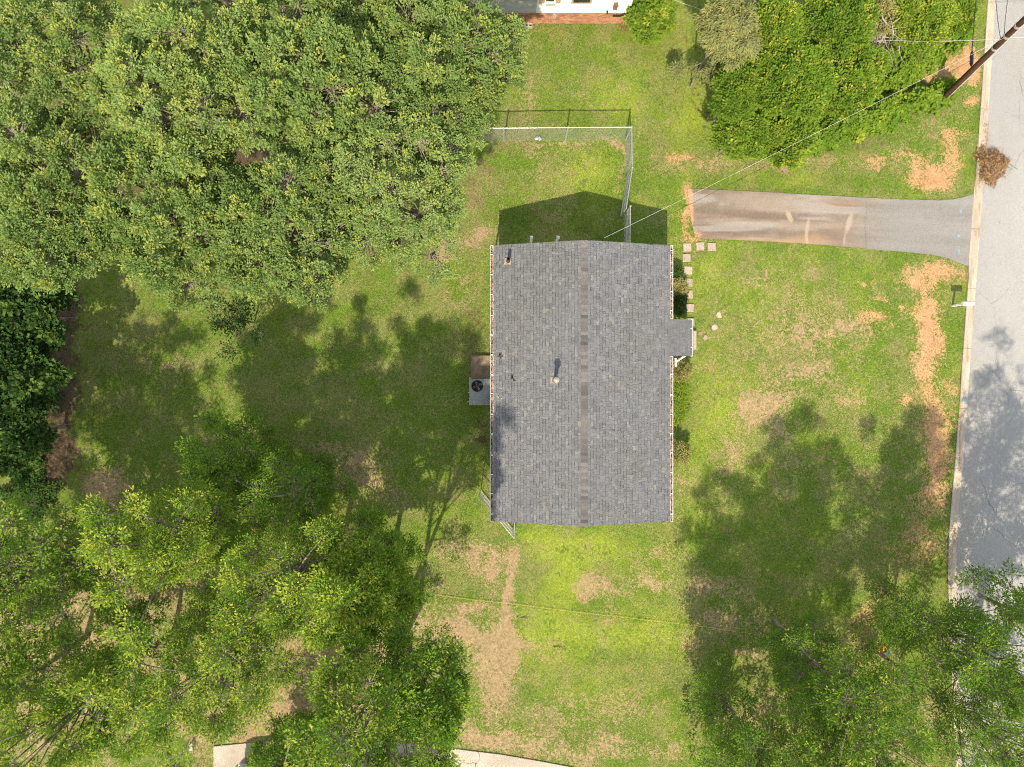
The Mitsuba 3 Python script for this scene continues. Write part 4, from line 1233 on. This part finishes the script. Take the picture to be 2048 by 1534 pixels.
mb.put('neighbour_house__roof', 'roof_underlay')


def nwall(px0, px1, py0, py1, out, key, mat, label=None):
    """A box on the neighbour's south wall, placed by the photo's pixels on the wall plane."""
    z0, z1 = [CAM_H - NY * FOCAL / (767 - p) for p in (py1, py0)]
    zc = (z0 + z1) / 2
    x0, x1 = [(p - 1024) / FOCAL * (CAM_H - zc) for p in (px0, px1)]
    MB().box([(x0 + x1) / 2, NY - .045 - out / 2, zc], [x1 - x0, out, max(.03, z1 - z0)]).put(key, mat, label=label)


nwall(1079, 1090, -16, 3, .05, 'neighbour_house__shutter', 'tan_trim')
nwall(1112, 1122, -16, 3, .05, 'neighbour_house__shutter_001', 'tan_trim')
nwall(1091, 1111, -16, 1, .03, 'neighbour_house__window', 'white_paint')
nwall(1093, 1109, -16, -1, .045, 'neighbour_house__window__pane', 'dark_glass')
nwall(1144, 1185, -16, 4, .04, 'neighbour_house__window_001', 'tan_trim')
nwall(1148, 1181, -16, 1, .055, 'neighbour_house__window_001__pane', 'dark_glass')
nwall(1091, 1110, 5, 10, .02, 'neighbour_house__vent_panel', 'grey_and_shade_vinyl')
nwall(1227, 1235, 3, 13, .12, 'neighbour_house__meter_box', 'red_brown_box', 'reddish brown electric meter box')
nwall(1217, 1224, 5, 13, .06, 'neighbour_house__utility_box', 'white_paint')
nwall(1226, 1245, 27, 30, .05, 'neighbour_house__foundation_vent', 'black_metal')
nwall(1105, 1112, 25, 34, .05, 'neighbour_house__foundation_vent_001', 'cream_metal')
nwall(1213, 1216, 19, 22, .10, 'neighbour_house__tap', 'black_metal')
MB().tube([[5.06, NY - .07, 1.75], [4.99, NY - .07, 1.5], [4.98, NY - .07, .95]], .02, 6).put('neighbour_house__conduit', 'galvanised')
# concrete block on the grass by the wall
q = at(1057, 53)
blk = Polygon([(-.2, -.1), (.2, -.1), (.2, .1), (-.2, .1)])
for cx in (-.095, .095):
    blk = blk.difference(Polygon([(cx - .065, -.062), (cx + .065, -.062), (cx + .065, .062), (cx - .065, .062)]))
m = extrude(blk, .19)
m.apply_transform(trimesh.transformations.rotation_matrix(-.08, [0, 0, 1]))
m.apply_translation([q[0], q[1], 0.0])
MB().mesh(m).put('concrete_block', 'concrete')
tag('concrete_block', 'hollow concrete block lying on the grass below the brick base', 'concrete block')

# ---------------------------------------------------------------- utility pole and wires
PB = np.array([*xy(1879, 204), -.1])
P65 = at(2048, 39, 6.5)
PD = (P65 - PB) / 6.6
pole = lambda h: PB + PD * (h + .1)
MB().tube([pole(-.1), pole(2), pole(5), pole(9.5)], [.135, .13, .12, .10], 14).put('utility_pole', 'pole_wood', smooth=40)
MB().tube([pole(.3) + [.16, -.06, 0], pole(3) + [.155, -.06, 0], pole(6.5) + [.15, -.05, 0]], .022, 6).put('utility_pole__conduit', 'cable_pale')
for k, h in enumerate((4.55, 5.4, 6.1)):
    MB().tube([pole(h - .05), pole(h + .05)], .138, 14).put('utility_pole__band' + (f'_{k:03d}' if k else ''), 'galvanised', smooth=40)
tag('utility_pole', 'leaning brown wooden utility pole beside the kerb at the top right', 'utility pole')


def wire(name, label, a, b, sag, rad, mat, extra=None):
    a, b = np.asarray(a, float), np.asarray(b, float)
    s = np.linspace(0, 1, 40)[:, None]
    p = a + (b - a) * s
    p[:, 2] -= 4 * sag * (s * (1 - s))[:, 0]
    key = numbered(name)
    MB().tube(p, rad, 5).put(key, mat, smooth=True)
    tag(key, label, 'cable')
    return key, p


wire('service_cable', 'bright service cable from the house gable to the utility pole', at(1208, 476, 3.75), pole(5.35), .35, .0065, 'cable_pale')
wire('service_cable', 'thin dark phone wire running just below the bright service cable', at(1240, 478, 3.5), pole(4.5), .5, .008, 'cable_black')
wire('service_cable', 'pale cable sagging over the thicket from the neighbouring house to the pole', at(1338, -4, 3.4), pole(5.2), 1.5, .008, 'cable_pale')
wire('service_cable', 'pale cable leaving the pole towards the right frame edge', pole(5.3), pole(5.3) + [9, .4, .3], .3, .012, 'cable_pale')
wire('street_cable', 'dark cable from the pole along the street, left of two', pole(5.0), at(1990, -60, 5.4), .1, .012, 'cable_black')
wire('street_cable', 'dark cable from the pole along the street, right of two', pole(5.2), at(2026, -60, 6.0), .1, .012, 'cable_black')
k, p = wire('telecom_cable', 'black telephone cable with a splice case beside the pole', pole(2.75), at(1958, -60, 4.0), .05, .022, 'cable_black')
sp = p[3] + (p[8] - p[3]) * 0
MB().tube([p[2], p[3], p[7], p[8]], [.03, .075, .075, .03], 10).put(k + '__splice_case', 'cable_black', smooth=40)

# ---------------------------------------------------------------- mailbox
q = at(1904, 612)
tag('mailbox', 'white roadside mailbox on a white post behind the kerb', 'mailbox')
zk = .09
MB().mesh(chamfer_box(.09, .09, 1.0, .008).apply_translation([q[0], q[1], .5])).put('mailbox__post', 'white_paint')
MB().box([q[0] + .05, q[1], 1.0], [.46, .09, .05]).put('mailbox__arm', 'white_paint')
arch = Polygon([(-.09, 0), (.09, 0), (.09, .12)] + [(.09 * math.cos(a), .12 + .09 * math.sin(a)) for a in np.linspace(0, math.pi, 12)[1:]])
m = extrude(arch, .50)
m.apply_transform(np.array([[0, 0, 1, q[0] - .20], [1, 0, 0, q[1]], [0, 1, 0, 1.03], [0, 0, 0, 1.0]]))
MB().mesh(m).put('mailbox__box', 'white_paint', smooth=35)
m = extrude(arch.buffer(.006), .015)
m.apply_transform(np.array([[0, 0, 1, q[0] + .301], [1, 0, 0, q[1]], [0, 1, 0, 1.03], [0, 0, 0, 1.0]]))
MB().mesh(m).put('mailbox__door', 'galvanised')
MB().box([q[0] + .12, q[1] + .105, 1.17], [.03, .012, .16]).put('mailbox__flag', 'tail_red')

# ---------------------------------------------------------------- pile of dry brush on the kerb
r = np.random.default_rng(91)
tag('brush_pile', 'heap of dry brown leaves and cut twigs dumped on the kerb', 'brush pile')
n = 2600
c = at(1978, 331)
rad, a = np.sqrt(r.random(n)), r.uniform(0, 2 * np.pi, n)
lim = 0.80 + .18 * np.sin(a * 3 + 1) + .10 * np.sin(a * 7) + r.normal(0, .10, n)
x, y = c[0] + rad * lim * np.cos(a) * .85 + (rad * np.sin(a)) * -.18, c[1] + rad * lim * np.sin(a) * 1.0
z = .45 * np.clip(1 - rad ** 2, 0, 1) * (.5 + meshkit.fbm(np.stack([x * 3, y * 3, x * 0], -1), 3)) * r.uniform(.55, 1, n) + .06
P = np.stack([x, y, z], 1)
v, f = diamond_leaves(P, unit(r.normal(size=(n, 3)) * [1, 1, .5]), unit(r.normal(size=(n, 3)) + [0, 0, .8]), r.uniform(.09, .20, n), r.uniform(.04, .075, n), .4)
scene['brush_pile__dry_leaves'] = ply((v, f), 'leaf_dry', uv=np.repeat(np.stack([r.random(n), r.random(n) ** 2.0], 1), 4, axis=0))
mb = MB()
for k in range(46):
    a = r.uniform(0, 6.28)
    p = c + np.array([r.normal(0, .4), r.normal(0, .4), r.uniform(.08, .4)])
    d = np.array([math.cos(a), math.sin(a), r.uniform(-.15, .2)]) * r.uniform(.3, .8)
    mb.tube([p - d / 2, p + r.normal(0, .04, 3), p + d / 2], [.016, .012, .005], 5)
mb.put('brush_pile__twigs', 'bark')
r = np.random.default_rng(92)
n = 260
x = np.concatenate([c[0] + r.normal(0, .8, 160), at(1972, 285)[0] + r.normal(0, .12, 100)])
y = np.concatenate([c[1] + r.normal(0, .9, 160), at(0, 290)[1] + r.uniform(-.2, 1.2, 100)])
zb = np.where(x < kerb_x(y), ground_h(x, y) + .02, np.where(x < kerb_x(y) + .2, .14, .045))
v, f = diamond_leaves(np.stack([x, y, zb], 1), unit(r.normal(size=(n, 3)) * [1, 1, .1]), unit(r.normal(size=(n, 3)) * .3 + [0, 0, 1]), r.uniform(.04, .1, n), .03, .3)
scene['fallen_leaves'] = ply((v, f), 'leaf_dry', uv=np.repeat(r.random((n, 2)) * [1, .7], 4, axis=0))
tag('fallen_leaves', 'loose dry leaves strewn round the brush heap on the kerb', 'leaves', kind='stuff')

# ---------------------------------------------------------------- small things on the lawn
pts = [(862, 1188), (940, 1198), (1030, 1208), (1120, 1219), (1200, 1229), (1300, 1241), (1400, 1252), (1470, 1262), (1560, 1276)]
P = np.array([at(*q) for q in pts])
s = np.linspace(0, 1, 60)
tt = np.linspace(0, 1, len(P))
P = np.stack([np.interp(s, tt, P[:, k]) for k in range(2)], 1)
P = np.c_[P, ground_h(P[:, 0], P[:, 1]) + .07]
MB().tube(P, .007, 5).put('guide_string', 'yellow_string')
tag('guide_string', 'thin yellow string stretched across the lower lawn', 'string')
for (px, py, L, ang, lab) in [(1122, 1296, .75, -.15, 'longest crooked stick on the lower lawn'), (1050, 1236, .45, .1, 'short stick beside the worn sandy path'), (1640, 1000, .35, .8, 'small twig in the shade of the right lawn')]:
    r = np.random.default_rng(int(px))
    q = at(px, py)
    d = np.array([math.cos(ang), math.sin(ang), 0]) * L / 2
    g = float(ground_h(q[0], q[1])) + .03
    c0 = np.array([q[0], q[1], g])
    key = numbered('stick')
    mb = MB().tube([c0 - d, c0 - d * .3 + [0, .04, .02], c0 + d * .4 + [0, -.03, .03], c0 + d], [.022, .02, .014, .006], 6)
    mb.tube([c0 + d * .1, c0 + d * .5 + [.02, .14, .04]], [.012, .004], 5)
    mb.put(key, 'bark', smooth=40)
    tag(key, lab, 'stick')
q = at(1763, 1298)
ring = Point(0, 0).buffer(.21, 16).difference(Point(0, 0).buffer(.185, 16))
MB().mesh(extrude(ring, .12, .0).apply_translation([q[0], q[1], .02])).mesh(extrude(Point(0, 0).buffer(.2, 16), .02).apply_translation([q[0], q[1], .02])).put('plastic_tub', 'yellow_plastic', smooth=40)
tag('plastic_tub', 'round yellow plastic tub on bare soil under the lower trees', 'tub')
q = at(1773, 1303)
MB().tube([[q[0], q[1], .0], [q[0], q[1], .18], [q[0], q[1], .19], [q[0], q[1], .05]], [.09, .12, .10, .08], 18, caps=True).put('small_bucket', 'teal_plastic', smooth=40)
a = np.linspace(0, math.pi, 9)
MB().tube(np.stack([q[0] + .12 * np.cos(a), q[1] + .12 * np.sin(a), a * 0 + .19], 1), .006, 5).put('small_bucket__handle', 'pale_plastic')
tag('small_bucket', 'small teal bucket next to the yellow tub', 'bucket')
for (px, py, sx, sy, rot, lab) in [(338, 1512, .28, .22, .2, 'tan broken concrete lump furthest left beside the parking slab'), (386, 1488, .26, .50, .1, 'upright tan concrete lump between the slab and the bottom left tree')]:
    r = np.random.default_rng(int(px))
    q = at(px, py)
    m = trimesh.convex.convex_hull(r.uniform(-.5, .5, (26, 3)) * [sx, sy, .4])
    m.apply_translation([q[0], q[1], .15])
    key = numbered('concrete_lump')
    MB().mesh(m).put(key, 'concrete')
    tag(key, lab, 'concrete lump')

# ---------------------------------------------------------------- parked vehicles at the bottom edge
def vehicle(key, label, x0, x1, ynorth, paint, kind):
    """A vehicle lying along x, its tail at x1; ynorth is its north flank."""
    L, W = x1 - x0, 1.82
    yc = ynorth - W / 2
    if kind == 'sedan':
        body = [(0, .30), (.0, .62), (.06, .72), (.30, .86), (.55, .90), (.80, .93), (.97, .86), (1.0, .62), (.99, .32), (.9, .20), (.1, .20)]
        cabin = [(.24, .86), (.40, 1.38), (.48, 1.45), (.66, 1.45), (.76, 1.38), (.92, .90)]
    else:
        body = [(0, .42), (.0, .85), (.05, 1.0), (.26, 1.08), (.58, 1.12), (.98, 1.12), (1.0, .80), (.99, .45), (.9, .34), (.1, .34)]
        cabin = [(.22, 1.06), (.33, 1.62), (.40, 1.72), (.84, 1.72), (.93, 1.62), (.985, 1.10)]
    def loft(prof, widths, inset):
        P = np.array([(x0 + a * L, z) for a, z in prof])
        rings = []
        for yy, sc in widths:
            c = P.mean(0)
            rings.append(np.c_[c[0] + (P[:, 0] - c[0]) * sc, P[:, 0] * 0 + yc + yy, c[1] + (P[:, 1] - c[1]) * (1 - (1 - sc) * inset)])
        R = np.array(rings)
        m, k = R.shape[:2]
        i, j = np.meshgrid(np.arange(m - 1), np.arange(k), indexing='ij')
        Q = np.stack([i * k + j, (i + 1) * k + j, (i + 1) * k + (j + 1) % k, i * k + (j + 1) % k], -1).reshape(-1, 4)
        f = np.vstack([Q[:, [0, 1, 2]], Q[:, [0, 2, 3]]])
        v = R.reshape(-1, 3)
        import manifold3d
        from trimesh.creation import triangulate_polygon
        tv, tf = triangulate_polygon(Polygon(P), engine='earcut')
        off = (m - 1) * k
        def near(tri, o):
            idx = [int(np.argmin(((P - q) ** 2).sum(1))) for q in tv]
            return np.array([[o + idx[t] for t in row] for row in tri])
        f = np.vstack([f, near(tf, 0), near(tf[:, ::-1], off)])
        return v, f
    w = W / 2
    v, f = loft(body, [(-w, .93), (-w + .10, .985), (-w + .28, 1.0), (0, 1.01), (w - .28, 1.0), (w - .10, .985), (w, .93)], .35)
    MB().add(v, f).put(key + '__body', paint, smooth=32)
    w2 = w - .10
    v, f = loft(cabin, [(-w2, .985), (-w2 + .20, 1.0), (0, 1.0), (w2 - .20, 1.0), (w2, .985)], 1)
    t = np.clip((v[:, 2] - v[:, 2].min()) / (v[:, 2].max() - v[:, 2].min()), 0, 1)
    v[:, 1] = yc + (v[:, 1] - yc) * (1 - .17 * t)
    MB().add(v, f).put(key + '__windows', 'dark_glass', smooth=32)
    zt = max(z for _, z in cabin)
    ra, rb = [a for a, z in cabin if z > zt - .02][0], [a for a, z in cabin if z > zt - .02][-1]
    MB().mesh(chamfer_box((rb - ra) * L + .12, W * .74, .05, .02).apply_translation([x0 + (ra + rb) / 2 * L, yc, zt + .004])).put(key + '__roof', paint, smooth=32)
    mb = MB()
    for a in ((.33, .45), (.62, .62), (.80, .88)) if kind != 'sedan' else ((.30, .41), (.585, .585), (.86, .75)):
        for sy in (-1, 1):
            zlo, zhi = (cabin[0][1] + .02, zt - .06)
            mb.tube([[x0 + a[0] * L, yc + sy * (w2 + .004), zlo], [x0 + a[1] * L, yc + sy * (w2 * .84 + .004), zhi]], .03, 6)
    mb.put(key + '__pillars', paint, smooth=32)
    rw = .33 if kind == 'sedan' else .39
    k = 0
    for fx in (.19, .80):
        for sy in (-1, 1):
            c = np.array([x0 + fx * L, yc + sy * (w - .10), rw])
            ring = [c + [0, sy * -.11, 0], c + [0, sy * -.09, 0], c + [0, sy * .10, 0], c + [0, sy * .12, 0]]
            kk = key + '__wheel' + (f'_{k:03d}' if k else '')
            MB().tube(ring, [rw * .9, rw, rw, rw * .88], 24).put(kk, 'tyre_rubber', smooth=40)
            MB().tube([c + [0, sy * .115, 0], c + [0, sy * .126, 0]], [rw * .62, rw * .58], 18).put(kk + '__rim', 'galvanised', smooth=40)
            k += 1
    for k, sy in enumerate((1, -1)):
        zz = .74 if kind == 'sedan' else .95
        m = chamfer_box(.34, .26, .17, .05).apply_translation([x1 - .18, yc + sy * (w - .15), zz])
        MB().mesh(m).put(key + '__tail_light' + (f'_{k:03d}' if k else ''), 'tail_red', smooth=30)
        m = chamfer_box(.40, .26, .15, .05).apply_translation([x0 + .20, yc + sy * (w - .17), zz - .10])
        MB().mesh(m).put(key + '__headlight' + (f'_{k:03d}' if k else ''), 'headlamp_clear', smooth=30)
        m = chamfer_box(.14, .20, .13, .04).apply_translation([x0 + .31 * L, yc + sy * (w + .07), body[4][1] + .08])
        MB().mesh(m).put(key + '__mirror' + (f'_{k:03d}' if k else ''), paint, smooth=30)
    tag(key, label, 'car')


vehicle('parked_car', 'dark sedan with a red tail light parked under the tree at the bottom edge', at(690, 0, .6)[0], at(889, 0, .6)[0], at(0, 1509)[1], 'car_dark', 'sedan')
vehicle('parked_car_001', 'silver grey vehicle parked mostly hidden by leaves left of the dark sedan', at(478, 0, .7)[0], at(657, 0, .7)[0], at(0, 1506)[1], 'car_silver', 'suv')
